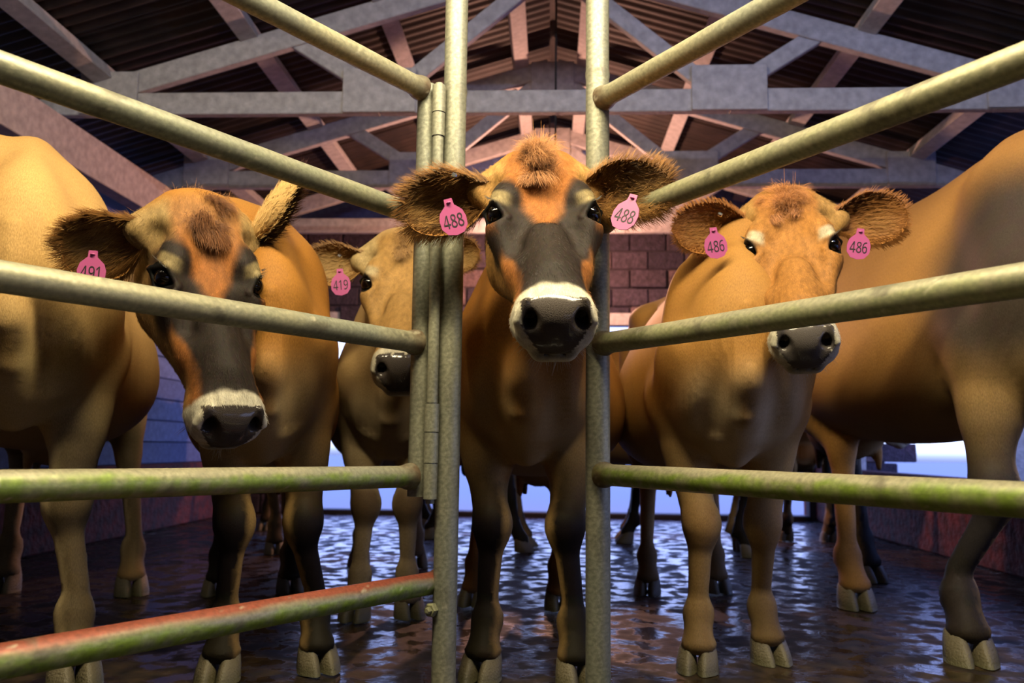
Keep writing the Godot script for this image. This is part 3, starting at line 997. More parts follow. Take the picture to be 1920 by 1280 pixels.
# ---------------------------------------------------------------- a cow's head: x runs from the poll to the nose, y out of the forehead, z to the cow's right
func head_shape(cell: float) -> Array:
	var f := Field.new(Vector3(-0.10, -0.29, -0.15), Vector3(0.51, 0.06, 0.15), cell)
	f.trunk([[-0.062, -0.07, -0.09, 0.012, 0.0, 2.0], [-0.045, -0.03, -0.125, 0.058, 0.0, 2.0], [-0.015, -0.004, -0.165, 0.082, 0.0, 2.2], [0.04, 0.006, -0.205, 0.094, -0.06, 2.5],
		[0.10, 0.004, -0.225, 0.101, -0.06, 2.6], [0.155, -0.005, -0.222, 0.101, -0.02, 2.5], [0.21, -0.014, -0.198, 0.092, 0.08, 2.4], [0.27, -0.016, -0.165, 0.077, 0.14, 2.3],
		[0.33, -0.013, -0.138, 0.065, 0.12, 2.3], [0.375, -0.010, -0.126, 0.062, 0.03, 2.3], [0.41, -0.014, -0.122, 0.066, -0.02, 2.4], [0.44, -0.030, -0.122, 0.064, -0.05, 2.4], [0.462, -0.050, -0.118, 0.056, 0.0, 2.2], [0.474, -0.080, -0.098, 0.02, 0.0, 2.0]])
	f.cone(Vector3(-0.02, -0.002, 0), Vector3(0.05, 0.012, 0), 0.034, 0.02, 0.06)                     # the poll's knob
	for s: float in [-1.0, 1.0]:
		f.cone(Vector3(0.105, -0.022, 0.072 * s), Vector3(0.180, -0.036, 0.080 * s), 0.034, 0.031, 0.035)   # brow and orbit
		f.cone(Vector3(0.055, -0.004, 0.052 * s), Vector3(0.120, -0.008, 0.066 * s), 0.020, 0.026, 0.03)          # brow ridge
		f.cone(Vector3(0.175, 0.012, 0.048 * s), Vector3(0.215, 0.002, 0.050 * s), 0.012, 0.012, 0.04, 1.0, Vector3.UP, true)   # inner corner
		f.cone(Vector3(0.20, -0.05, 0.070 * s), Vector3(0.30, -0.062, 0.052 * s), 0.026, 0.02, 0.04)        # cheek bone
		f.cone(Vector3(0.12, -0.17, 0.056 * s), Vector3(0.06, -0.14, 0.060 * s), 0.045, 0.045, 0.05)        # jaw muscle
		f.cone(Vector3(-0.012, -0.022, 0.045 * s), Vector3(0.024, -0.040, 0.118 * s), 0.048, 0.034, 0.05)    # ear root
		f.cone(Vector3(0.215, -0.014, 0.050 * s), Vector3(0.26, -0.030, 0.060 * s), 0.009, 0.008, 0.045, 1.0, Vector3.UP, true)   # hollow before the eye
		f.cone(Vector3(0.06, -0.008, 0.100 * s), Vector3(0.095, -0.028, 0.112 * s), 0.010, 0.010, 0.04, 1.0, Vector3.UP, true)     # temple hollow
		var e := Vector3(0.152, -0.026, 0.088 * s)                                                         # the eye: its middle, the way it looks, its long axis, its upper side
		var n := Vector3(0.42, 0.50, 0.76 * s).normalized()
		var l := (Vector3(0.80, 0.35, -0.45 * s) - n * n.dot(Vector3(0.80, 0.35, -0.45 * s))).normalized()
		var u := Vector3(-0.5, 0.7, 0.0)
		u = (u - n * n.dot(u) - l * l.dot(u)).normalized()
		f.cone(e + n * 0.026 - l * 0.014, e + n * 0.025 + l * 0.016, 0.0245, 0.0215, 0.004, 1.0, Vector3.UP, true)
		var inner := e + l * 0.037 + n * 0.008
		var outer := e - l * 0.036 + n * 0.006
		f.cone(inner, e + u * 0.025 + n * 0.0165 + l * 0.002, 0.005, 0.0065, 0.006)                         # upper lid
		f.cone(e + u * 0.025 + n * 0.0165 + l * 0.002, outer, 0.0068, 0.0055, 0.007)
		f.cone(inner, e - u * 0.024 + n * 0.012, 0.0045, 0.005, 0.007)                                       # lower lid
		f.cone(e - u * 0.024 + n * 0.012, outer, 0.005, 0.0045, 0.007)
	f.cone(Vector3(0.085, 0.050, 0), Vector3(0.20, 0.036, 0), 0.034, 0.036, 0.04, 1.0, Vector3.UP, true)   # dished brow
	f.cone(Vector3(0.24, -0.022, 0), Vector3(0.36, -0.022, 0), 0.018, 0.018, 0.05)                   # nose bone
	f.ball(Vector3(0.428, -0.066, 0), Vector3(0.048, 0.048, 0.064), 0.02)                            # nose pad
	f.ball(Vector3(0.412, -0.092, 0), Vector3(0.060, 0.042, 0.071), 0.02)                             # upper lip
	f.cone(Vector3(0.445, -0.125, 0.022), Vector3(0.445, -0.125, -0.022), 0.019, 0.019, 0.015)        # chin
	f.cone(Vector3(0.40, -0.128, 0), Vector3(0.33, -0.125, 0), 0.03, 0.035, 0.03)
	for s: float in [-1.0, 1.0]:
		f.cone(Vector3(0.466, -0.036, 0.050 * s), Vector3(0.484, -0.076, 0.031 * s), 0.0150, 0.0105, 0.010, 1.0, Vector3.UP, true)   # nostril
		f.cone(Vector3(0.468, -0.050, 0.046 * s), Vector3(0.415, -0.056, 0.042 * s), 0.016, 0.009, 0.008, 1.0, Vector3.UP, true)
		f.cone(Vector3(0.442, -0.024, 0.050 * s), Vector3(0.455, -0.056, 0.063 * s), 0.004, 0.006, 0.016)   # the wing round it
		f.cone(Vector3(0.476, -0.118, 0.0), Vector3(0.445, -0.114, 0.040 * s), 0.003, 0.003, 0.005, 1.0, Vector3.UP, true)           # mouth
		f.cone(Vector3(0.445, -0.114, 0.040 * s), Vector3(0.375, -0.112, 0.072 * s), 0.003, 0.004, 0.005, 1.0, Vector3.UP, true)
	f.cone(Vector3(0.482, -0.080, 0), Vector3(0.480, -0.112, 0), 0.002, 0.002, 0.006, 1.0, Vector3.UP, true)
	return f.skin()


func step(a: float, b: float, x: float) -> float:
	return smoothstep(a, b, x)


func blob(p: Vector3, at: Vector3, r: Vector3) -> float:
	return 1.0 - smoothstep(0.55, 1.15, ((p - at) / r).length())


# the coat of a face; look holds the colours (linear) and how dark the mask is
func face_color(p: Vector3, look: Dictionary) -> Color:
	var z := absf(p.z)
	var n1 := noise.get_noise_3d(p.x * 260, p.y * 260, p.z * 260)
	var n2 := noise.get_noise_3d(p.x * 700 + 50, p.y * 1500, p.z * 1500)
	var wet := nose_at(p)
	if wet:
		return look.nose
	var c: Color = look.face
	var side := step(-0.045, -0.10, p.y + n1 * 0.012)
	c = c.lerp(look.cheek, side)
	var top := step(0.13, 0.03, p.x + z * 0.25 + n1 * 0.02) * (1.0 - side)
	c = c.lerp(look.poll, top)
	var outer := step(0.060, 0.085, z + n1 * 0.008) * step(0.12, 0.05, p.x)
	c = c.lerp(look.temple, outer)
	var m: float = look.mask
	if m > 0.0:
		# the dark face, with a point of red running down between the brows
		var point := 0.222 - z * 1.75 + n1 * 0.022
		var dark := step(point - 0.03, point + 0.025, p.x) * step(0.085, 0.125, p.x + z * 0.3)
		dark *= 1.0 - step(lerpf(0.095, 0.050, step(0.17, 0.35, p.x)), lerpf(0.115, 0.064, step(0.17, 0.35, p.x)), z + n1 * 0.008)
		dark *= 1.0 - step(-0.060, -0.095, p.y + n1 * 0.01)
		var brow := 1.0 - step(0.62, 1.08, (Vector3(p.x - 0.142, p.y + 0.01, z - 0.072) / Vector3(0.082, 0.07, 0.036)).length() + n1 * 0.15)
		var under := 1.0 - step(0.6, 1.15, (Vector3(p.x - 0.205, p.y + 0.06, z - 0.085) / Vector3(0.060, 0.055, 0.04)).length() + n1 * 0.1)
		dark = clampf(maxf(maxf(dark, brow), under) * m, 0.0, 1.0)
		c = c.lerp(look.dark, dark * 0.97)
	var q := Vector3(p.x, p.y, z) - Vector3(0.152, -0.026, 0.088)
	var n := Vector3(0.42, 0.50, 0.76).normalized()
	var l := (Vector3(0.80, 0.35, -0.45) - n * n.dot(Vector3(0.80, 0.35, -0.45))).normalized()
	var u := Vector3(-0.5, 0.7, 0.0)
	u = (u - n * n.dot(u) - l * l.dot(u)).normalized()
	var qa := q.dot(l)
	var qu := q.dot(u)
	if q.length() < 0.07:
		var band := step(0.016, 0.006, absf(qu - 0.0375 + qa * qa * 8.0 + n1 * 0.005)) * step(0.036, 0.012, absf(qa - look.get("lid_at", -0.004))) * step(0.056, 0.070, z)
		c = c.lerp(look.lid, band * look.lids)
		var rim := 1.0 - step(0.85, 1.12, Vector2((qa + 0.005) / 0.036, (qu - 0.001) / 0.0275).length() + n1 * 0.05)
		c = c.lerp(Color(0.008, 0.007, 0.006), rim)
	# the pale ring round the muzzle
	var white := step(0.405, 0.417, p.x + n1 * 0.010 + (-0.03 - p.y) * 0.16 - step(0.02, 0.07, z) * 0.004)
	c = c.lerp(look.white, white)
	if p.x > 0.42 and p.y < -0.10 and z < 0.045:
		c = c.lerp(Color(0.09, 0.08, 0.065), 0.8 * step(0.045, 0.025, z) * step(-0.135, -0.118, p.y))
	var shag := clampf(0.5 + n2 * 0.9, 0.0, 1.0) * 0.35
	return Color(c.r * (1.0 - shag), c.g * (1.0 - shag), c.b * (1.0 - shag))


func nose_at(p: Vector3) -> bool:
	var z := absf(p.z)
	if p.x < 0.405 or p.y < -0.112:
		return false
	var w := lerpf(0.058, 0.026, clampf((-0.060 - p.y) / 0.05, 0.0, 1.0))
	return z < w and p.x > 0.436 - step(0.03, 0.062, z) * 0.006
# ---------------------------------------------------------------- a cow: x runs forward from the point between its forefeet, z to its right
const HEAD_SCALE := Vector3(1.15, 1.04, 1.06)

func leg_points(s: Dictionary) -> Dictionary:
	var g := {}
	for f in ["fl", "fr", "hl", "hr"]:
		var side := 1.0 if f[1] == "r" else -1.0
		var foot: Vector3 = s.feet[f]
		if f[0] == "f":
			var elbow := Vector3(-0.04, 0.67, 0.13 * side * s.wide)
			var knee := Vector3(lerpf(elbow.x, foot.x, 0.55) + 0.03, 0.365, lerpf(elbow.z, foot.z, 0.62) - 0.022 * side)
			var fetlock := Vector3(foot.x - 0.035, 0.135, foot.z - 0.006 * side)
			g[f] = [elbow, knee, fetlock, foot]
		else:
			var stifle := Vector3(-1.02, 0.68, 0.19 * side * s.wide)
			var hock := Vector3(foot.x - 0.09, 0.46, lerpf(stifle.z, foot.z, 0.8) - 0.02 * side)
			var fetlock := Vector3(foot.x - 0.04, 0.14, foot.z)
			g[f] = [stifle, hock, fetlock, foot]
	return g


func body_shape(s: Dictionary, cell: float) -> Array:
	var w: float = s.wide
	var legs := leg_points(s)
	var reach := 0.55
	var j := Vector3(0.55, 1.12, 0)
	var has_head: bool = s.has("head")
	if has_head:
		j = s.head * (Vector3(0.0, -0.10, 0))
	var lo := Vector3(-1.62, 0.04, minf(-0.40, j.z - 0.2))
	var hi := Vector3(maxf(reach, j.x + 0.2), maxf(1.34, j.y + 0.2), maxf(0.40, j.z + 0.2))
	var f := Field.new(lo, hi, cell)
	f.trunk([[-1.475, 0.98, 0.94, 0.015, 0.0, 2.0], [-1.44, 1.07, 0.82, 0.09 * w, 0.1, 2.1], [-1.36, 1.13, 0.70, 0.15 * w, 0.25, 2.1], [-1.22, 1.165, 0.61, 0.195 * w, 0.30, 2.1],
		[-1.05, 1.18, 0.55, 0.225 * w, 0.34, 2.1], [-0.85, 1.155, 0.49, 0.262 * w, 0.42, 2.1], [-0.6, 1.14, 0.465, 0.280 * w, 0.46, 2.1], [-0.36, 1.14, 0.475, 0.262 * w, 0.50, 2.1],
		[-0.14, 1.165, 0.51, 0.212 * w, 0.55, 2.0], [0.0, 1.165, 0.53, 0.182 * w, 0.56, 2.0], [0.12, 1.12, 0.55, 0.165 * w, 0.48, 2.0], [0.22, 1.05, 0.60, 0.138 * w, 0.3, 2.0], [0.285, 0.96, 0.69, 0.085 * w, 0.0, 2.0], [0.315, 0.85, 0.78, 0.012, 0.0, 2.0]])
	for side: float in [-1.0, 1.0]:
		f.cone(Vector3(-0.08, 1.05, 0.070 * side * w), Vector3(0.10, 0.80, 0.140 * side * w), 0.06, 0.082, 0.06, 1.3)      # shoulder blade
		f.cone(Vector3(0.165, 0.81, 0.122 * side * w), Vector3(0.0, 0.68, 0.140 * side * w), 0.054, 0.070, 0.04)         # upper arm
		f.ball(Vector3(-1.05, 1.065, 0.160 * side * w), Vector3(0.12, 0.05, 0.055), 0.12)                                   # hook bone
		f.ball(Vector3(-1.43, 1.02, 0.085 * side * w), Vector3(0.045, 0.05, 0.04), 0.05)                                   # pin bone
		f.cone(Vector3(-1.25, 0.95, 0.13 * side * w), Vector3(-1.14, 0.70, 0.165 * side * w), 0.15, 0.105, 0.06, 1.25)     # thigh
		f.cone(Vector3(-1.02, 0.71, 0.20 * side * w), Vector3(-0.86, 0.66, 0.225 * side * w), 0.055, 0.03, 0.06)             # flank fold
	for n: String in legs:
		var p: Array = legs[n]
		var side := 1.0 if n[1] == "r" else -1.0
		var front := n[0] == "f"
		if front:
			f.cone(p[0] + Vector3(0.0, 0.03, 0.0), p[0].lerp(p[1], 0.5), 0.078, 0.056, 0.05)
			f.cone(p[0].lerp(p[1], 0.4), p[1], 0.058, 0.041, 0.03)
			f.ball(p[1] + Vector3(0.006, 0.0, -0.004 * side), Vector3(0.051, 0.062, 0.051), 0.02)
			f.cone(p[1] + Vector3(0, -0.05, 0), p[2] + Vector3(0, 0.05, 0), 0.032, 0.027, 0.025)
		else:
			f.cone(p[0] + Vector3(-0.06, 0.06, 0), p[0].lerp(p[1], 0.55), 0.125, 0.068, 0.05, 1.25)
			f.cone(p[0].lerp(p[1], 0.45), p[1], 0.072, 0.044, 0.03)
			f.cone(p[1] + Vector3(-0.025, 0.055, 0), p[1] + Vector3(0.0, -0.04, 0), 0.024, 0.034, 0.025)
			f.cone(p[1], p[2] + Vector3(0, 0.05, 0), 0.040, 0.030, 0.02, 1.15)
		f.ball(p[2], Vector3(0.038, 0.043, 0.039), 0.02)
		f.cone(p[2], Vector3(p[3].x + 0.0, 0.066, p[3].z), 0.033, 0.040, 0.02)
		f.ball(Vector3(p[3].x + 0.004, 0.062, p[3].z), Vector3(0.043, 0.020, 0.045), 0.015)
		for d: float in [-0.018, 0.018]:
			f.ball(p[2] + Vector3(-0.038, -0.022, d), Vector3(0.012, 0.017, 0.011), 0.008)                                  # dew claws
	# brisket, neck and throat
	var a := Vector3(0.04, 0.95, 0)
	f.cone(Vector3(0.265, 0.74, 0), Vector3(0.07, 0.555, 0), 0.046, 0.040, 0.045, 1.3)
	var across := (j - a).cross(Vector3.UP).normalized()
	var m := a.lerp(j, 0.5) + Vector3(0, 0.035, 0)
	f.cone(a + Vector3(0, 0.01, 0), m, 0.160, 0.122, 0.07, 1.5, across)
	f.cone(m, j, 0.122, 0.088, 0.05, 1.28, across)
	if has_head:
		var h: Transform3D = s.head
		f.cone(h * Vector3(-0.01, -0.09, 0), h * Vector3(0.07, -0.125, 0), 0.080, 0.078, 0.04)
		f.cone(Vector3(0.26, 0.74, 0), h * Vector3(0.075, -0.185, 0), 0.050, 0.040, 0.05)
		for side: float in [-1.0, 1.0]:
			f.cone(Vector3(0.325, 0.80, 0.070 * side), Vector3(0.20, 0.60, 0.085 * side), 0.014, 0.018, 0.06, 1.0, Vector3.UP, true)
		f.cone(Vector3(0.295, 0.90, 0), Vector3(0.245, 0.64, 0), 0.017, 0.022, 0.022)
		f.cone(h * Vector3(-0.03, -0.045, 0), a + Vector3(-0.1, 0.15, 0), 0.058, 0.052, 0.06)
	else:
		f.ball(j + Vector3(0.08, 0, 0), Vector3(0.16, 0.09, 0.08), 0.05)
	# udder, tail
	f.ball(Vector3(-1.02, 0.53, 0), Vector3(0.19, 0.12, 0.13 * w), 0.05)
	for t in [Vector2(-0.94, 0.07), Vector2(-0.94, -0.07), Vector2(-1.1, 0.06), Vector2(-1.1, -0.06)]:
		f.cone(Vector3(t.x, 0.44, t.y), Vector3(t.x, 0.385, t.y), 0.017, 0.012, 0.015)
	f.cone(Vector3(-1.38, 1.13, 0), Vector3(-1.49, 1.04, 0), 0.035, 0.026, 0.03)
	f.cone(Vector3(-1.49, 1.04, 0), Vector3(-1.51, 0.70, 0.02), 0.026, 0.018, 0.02)
	f.cone(Vector3(-1.51, 0.70, 0.02), Vector3(-1.49, 0.42, 0.03), 0.018, 0.034, 0.02)
	if s.has("more"):
		for e: Array in s.more:
			f.cone(e[0], e[1], e[2], e[3], e[4])
	return f.skin()


# the coat of a body
func coat_color(p: Vector3, n: Vector3, look: Dictionary, near_head: float) -> Color:
	var n1 := noise.get_noise_3d(p.x * 60, p.y * 60, p.z * 60)
	var n2 := noise.get_noise_3d(p.x * 16 + 90, p.y * 16, p.z * 16)
	var c: Color = look.coat
	c = c.lerp(look.back, step(1.0, 1.2, p.y + n2 * 0.1) * 0.8)
	c = c.lerp(look.neck, step(0.05, 0.30, p.x))
	c = c.lerp(look.belly, step(0.70, 0.52, p.y + n2 * 0.08) * step(-0.1, -0.7, n.y))
	c = c.lerp(look.chest, step(0.80, 0.62, p.y + n2 * 0.10) * step(0.0, 0.12, p.x) * step(0.20, 0.10, absf(p.z)))
	c = c.lerp(look.neck * 0.6, step(0.030, 0.010, absf(p.z)) * step(0.22, 0.27, p.x) * step(0.75, 0.66, p.y) * 0.7)
	if look.smoke > 0.0:
		var q := (Vector3(p.x - 0.08, p.y - 0.80, 0) / Vector3(0.28, 0.34, 1)).length()
		c = c.lerp(Color(0.045, 0.040, 0.038), look.smoke * step(1.1, 0.40, q + n2 * 0.40) * step(0.02, 0.10, absf(p.z)))
	# legs: dark outside and in front, pale inside
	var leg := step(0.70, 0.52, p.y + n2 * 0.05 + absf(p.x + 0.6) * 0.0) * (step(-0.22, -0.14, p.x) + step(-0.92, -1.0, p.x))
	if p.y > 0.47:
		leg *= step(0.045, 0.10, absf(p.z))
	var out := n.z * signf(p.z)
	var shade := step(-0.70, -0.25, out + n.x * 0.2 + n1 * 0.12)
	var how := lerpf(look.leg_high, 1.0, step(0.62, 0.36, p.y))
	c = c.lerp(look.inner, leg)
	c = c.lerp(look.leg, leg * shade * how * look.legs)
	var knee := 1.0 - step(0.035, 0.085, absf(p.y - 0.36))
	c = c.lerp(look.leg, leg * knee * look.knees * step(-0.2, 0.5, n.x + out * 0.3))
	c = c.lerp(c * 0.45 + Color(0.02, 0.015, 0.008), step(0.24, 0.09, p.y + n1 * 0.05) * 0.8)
	if p.x < -1.46 and p.y < 0.72:
		c = look.leg
	var k := 1.0 + n1 * 0.22 + n2 * 0.12
	return Color(c.r * k, c.g * k, c.b * k)


func ear_shape(length: float, half: float, cup: float) -> Dictionary:
	var nu := 22
	var nv := 14
	var front := PackedVector3Array()
	var back := PackedVector3Array()
	for i in nu + 1:
		var u := float(i) / nu
		var w := lerpf(0.30, 1.0, smoothstep(0.0, 0.5, u))
		if u > 0.5:
			w = pow(maxf(0.0, 1.0 - pow((u - 0.5) / 0.5, 2.3)), 0.5)
		w = maxf(w * half, 0.001)
		var deep := cup * (1.0 - 0.55 * smoothstep(0.2, 1.0, u))
		for k in nv + 1:
			var v := float(k) / nv * 2.0 - 1.0
			var bend := v * 1.15 * (1.0 + 0.45 * (1.0 - smoothstep(0.0, 0.45, u)))
			var p := Vector3(u * length, sin(bend) * w, (1.0 - cos(bend)) * deep * w * 1.5 - 0.018 * sin(u * 2.6))
			front.append(p)
			back.append(p - Vector3(0, 0, 0.0055 * (1.0 - v * v * 0.8) * (1.0 - u * 0.5)))
	return {"nu": nu, "nv": nv, "front": front, "back": back}


# x along the ear, z the way its hollow faces
func ear_mesh(e: Dictionary, look: Dictionary) -> ArrayMesh:
	var st := SurfaceTool.new()
	st.begin(Mesh.PRIMITIVE_TRIANGLES)
	st.set_smooth_group(0)
	var nv: int = e.nv
	for side in 2:
		var pts: PackedVector3Array = e.front if side == 0 else e.back
		for i in e.nu:
			for k in nv:
				var a: int = i * (nv + 1) + k
				var q := [a, a + 1, a + nv + 2, a, a + nv + 2, a + nv + 1]
				if side == 1:
					q = [a, a + nv + 2, a + 1, a, a + nv + 1, a + nv + 2]
				for t: int in q:
					var p := pts[t]
					var rim := step(0.55, 1.0, absf(p.y) / 0.06) + step(0.7, 1.0, float(t) / pts.size())
					st.set_color((look.ear_in * 0.6).lerp(look.ear, clampf(rim + step(0.07, 0.02, p.x), 0, 1)) if side == 0 else look.ear_back)
					st.add_vertex(p)
	st.generate_normals()
	return st.commit()


# hair: each strand is a thin tapering blade that bends from its root
func hair_mesh(strands: Array, seg := 5) -> ArrayMesh:
	var pts := PackedVector3Array()
	var nor := PackedVector3Array()
	var col := PackedColorArray()
	var ids := PackedInt32Array()
	for s: Array in strands:       # [root, direction, bend, length, width, colour, outward]
		var p: Vector3 = s[0]
		var d: Vector3 = s[1]
		var side: Vector3 = d.cross(s[6]).normalized()
		for i in seg + 1:
			var t := float(i) / seg
			var w: float = s[4] * (1.0 - 0.85 * t)
			var at := pts.size()
			var nn: Vector3 = (s[6] + d * 0.2).normalized()
			var c: Color = s[5]
			c = c * lerpf(0.75, 1.25, t)
			pts.append(p - side * w); pts.append(p + side * w); pts.append(p + side.cross(d) * w * 1.2)
			nor.append((nn - side * 0.5).normalized()); nor.append((nn + side * 0.5).normalized()); nor.append(nn)
			col.append(c); col.append(c); col.append(c)
			if i < seg:
				for q: Array in [[0, 1], [1, 2], [2, 0]]:
					ids.append_array(PackedInt32Array([at + q[0], at + q[1], at + q[1] + 3, at + q[0], at + q[1] + 3, at + q[0] + 3]))
			p += d * (s[3] / seg)
			d = (d + s[2] / seg).normalized()
	var m := ArrayMesh.new()
	var a := []
	a.resize(Mesh.ARRAY_MAX)
	a[Mesh.ARRAY_VERTEX] = pts
	a[Mesh.ARRAY_NORMAL] = nor
	a[Mesh.ARRAY_COLOR] = col
	a[Mesh.ARRAY_INDEX] = ids
	m.add_surface_from_arrays(Mesh.PRIMITIVE_TRIANGLES, a)
	return m


func ear_hair(e: Dictionary, look: Dictionary, count: int, rng: RandomNumberGenerator, long: float) -> ArrayMesh:
	var strands := []
	var nv: int = e.nv
	var nu: int = e.nu
	for n in count:
		var kind := rng.randf()
		var u := rng.randf_range(0.04, 0.97)
		var v := rng.randf_range(-1, 1)
		if kind < 0.42:
			v = signf(v) * rng.randf_range(0.66, 1.0)
		elif kind < 0.52:
			u = rng.randf_range(0.80, 1.0)
		elif kind < 0.80:
			v *= 0.8
			u = rng.randf_range(0.02, 0.8)
		var i := clampi(int(u * nu), 0, nu)
		var k := clampi(int((v * 0.5 + 0.5) * nv + rng.randf() - 0.5), 0, nv)
		var back := kind > 0.86
		var p: Vector3 = (e.back if back else e.front)[i * (nv + 1) + k]
		p += Vector3(rng.randf_range(-0.004, 0.004), rng.randf_range(-0.004, 0.004), 0)
		var outy := signf(v) * smoothstep(0.45, 1.0, absf(v))
		var face := -1.0 if back else 1.0
		var clump := noise.get_noise_3d(p.x * 900, p.y * 900, 7.0)
		var d := Vector3(0.55 + 0.6 * u, outy * 0.9 + rng.randfn() * 0.15 + clump * 0.7, face * rng.randf_range(0.10, 0.55)).normalized()
		var bend := Vector3(rng.randfn() * 0.2, rng.randfn() * 0.2 - outy * 0.2 + clump * 0.5, face * rng.randf_range(-0.8, 0.0))
		var edge := maxf(absf(v), smoothstep(0.75, 1.0, u))
		var c: Color = look.ear.lerp(look.ear_in, clampf((0.75 - edge) * 1.1 * smoothstep(0.15, 0.5, u) + (rng.randfn() * 0.18 + clump * 0.5) * look.get("streak", 1.0), 0.0, 1.0))
		if back:
			c = look.ear_back
		var streak: float = look.get("streak", 1.0)
		c = c * (1.0 + (rng.randf_range(-0.45, 0.3) + clump) * streak)
		var l := long * rng.randf_range(0.5, 1.05) * (0.45 if back else 1.0)
		strands.append([p, d, bend, l, 0.0006, c, Vector3(0, outy * 0.5, face).normalized()])
	return hair_mesh(strands, 4)


# head frame; the short coat of a face, and whiskers round the lips
func face_hair(look: Dictionary, count: int, rng: RandomNumberGenerator) -> ArrayMesh:
	var strands := []
	var pts: PackedVector3Array = head_fine[0]
	var nor: PackedVector3Array = head_fine[1]
	var k := HEAD_SCALE
	for i in count:
		var v := rng.randi() % pts.size()
		var p := pts[v]
		if p.x < -0.02 or p.x > 0.45 or nose_at(p) or p.y < -0.20 or (p.x > 0.40 and p.y < -0.10):
			continue
		var q := Vector3(p.x, p.y, absf(p.z)) - Vector3(0.152, -0.026, 0.088)
		if q.length() < 0.048 and q.dot(Vector3(-0.5, 0.7, 0)) < 0.024:
			continue
		var n := nor[v]
		var flow := Vector3(1.0, 0.0, 0.35 * signf(p.z) * smoothstep(0.02, 0.08, absf(p.z)))
		flow += Vector3(noise.get_noise_3d(p.x * 90, p.y * 90, p.z * 90), 0, noise.get_noise_3d(p.x * 90, p.y * 90, p.z * 90 + 50)) * 0.9
		flow = (flow - n * n.dot(flow)).normalized()
		var d := (flow + n * rng.randf_range(0.25, 0.5)).normalized()
		var c := face_color(p, look) * rng.randf_range(0.85, 1.65)
		strands.append([p * k, d, -n * 0.35, rng.randf_range(0.006, 0.0115), 0.00033, c, n])
	for i in 70:
		var a := rng.randf_range(-1.0, 1.0)
		var p := Vector3(0.462 - 0.05 * absf(a), -0.120 - rng.randf() * 0.022, a * 0.06) * k
		strands.append([p, Vector3(0.5, -0.7, a * 1.2 + rng.randfn() * 0.3).normalized(), Vector3(0.1, -0.4, 0), rng.randf_range(0.012, 0.034), 0.00028, Color(0.5, 0.47, 0.4), Vector3(1, 0, 0)])
	return hair_mesh(strands, 2)


# head frame; a tuft that springs from the poll and falls forward over the brow
func tuft_hair(look: Dictionary, count: int, rng: RandomNumberGenerator, long: float, wild: float) -> ArrayMesh:
	var strands := []
	# locks: each gathers the hairs around it
	var locks := []
	for k in 26:
		var z: float = rng.randfn() * 0.030 * look.get("tuft_wide", 1.0)
		var x := rng.randf_range(-0.05, 0.02)
		if k % 3 == 0:
			x = rng.randf_range(0.01, 0.085)
			z = rng.randfn() * 0.018
		locks.append([x, z, rng.randfn() * 0.45 * wild, rng.randfn() * 0.5 * wild, rng.randf_range(0.7, 1.25)])
	for n in count:
		var k: Array = locks[rng.randi() % locks.size()]
		var z: float = k[1] + rng.randfn() * 0.008
		var x: float = k[0] + rng.randfn() * 0.008
		if absf(z) > 0.080 or x > 0.10:
			continue
		var p := Vector3(x, 0.026 - z * z * 4.5 - maxf(0.0, -x) * 0.75 - maxf(0.0, x - 0.03) * 0.15, z) * HEAD_SCALE
		var mid := step(0.046, 0.014, absf(z) / look.get("tuft_wide", 1.0))
		var d := Vector3(lerpf(-0.45, 0.25, step(0.0, 0.07, x)) - maxf(-x, 0.0) * 9.0, lerpf(0.9, 0.35, step(0.0, 0.08, x)), z * 9.0 + k[2] * 0.4 + rng.randfn() * 0.12).normalized()
		var bend := Vector3(2.3 + k[3] + rng.randfn() * 0.25, -1.0 - rng.randf() * 0.6, k[2] - z * 6.0 + rng.randfn() * 0.2)
		var l: float = long * rng.randf_range(0.6, 1.0) * k[4] * lerpf(0.36, 1.08, mid) * (0.7 if x > 0.05 else 1.0)
		if rng.randf() < 0.006 * wild:
			bend *= -0.4
			l *= 1.15
		var c: Color = look.tuft * (rng.randf_range(0.6, 1.4) * (0.7 + 0.3 * k[4]))
		strands.append([p, d, bend, l, 0.0007, c, Vector3(0.3, 0.9, z * 4).normalized()])
	return hair_mesh(strands)


func claw_mesh() -> ArrayMesh:
	var st := SurfaceTool.new()
	st.begin(Mesh.PRIMITIVE_TRIANGLES)
	st.set_smooth_group(0)
	var rows := [[0.0, 0.030, 0.053, 0.0265], [0.012, 0.028, 0.051, 0.0265], [0.03, 0.020, 0.045, 0.0245], [0.050, 0.010, 0.036, 0.0210], [0.062, 0.004, 0.029, 0.017], [0.068, 0.002, 0.018, 0.010]]
	for side: float in [-1.0, 1.0]:
		var ring := func(r: Array, k: int) -> Vector3:
			var a := TAU * k / 18.0
			var px := cos(a)
			var pz := sin(a)
			var toe := 1.0 - 0.30 * smoothstep(0.2, 1.0, px)          # the toes close inwards
			return Vector3(r[1] + r[2] * px, r[0], side * 0.0265 + r[3] * pz * toe - side * 0.006 * smoothstep(0.2, 1.0, px))
		for i in rows.size() - 1:
			for k in 18:
				for t: Array in [[i, k], [i + 1, k + 1], [i + 1, k], [i, k], [i, k + 1], [i + 1, k + 1]]:
					st.set_color(Color(0.12, 0.10, 0.055).lerp(Color(0.05, 0.05, 0.02), clampf(1.0 - t[0] * 0.5, 0.0, 1.0) * 0.8))
					st.add_vertex(ring.call(rows[t[0]], t[1]))
		for k in 18:
			for c: Array in [[rows[0], Vector3(0.028, 0, side * 0.0265), 1], [rows[-1], Vector3(0.004, 0.071, side * 0.0265), 0]]:
				var two := [ring.call(c[0], k), ring.call(c[0], k + 1)]
				st.add_vertex(c[1]); st.add_vertex(two[1 - c[2]]); st.add_vertex(two[c[2]])
	st.generate_normals()
	return st.commit()


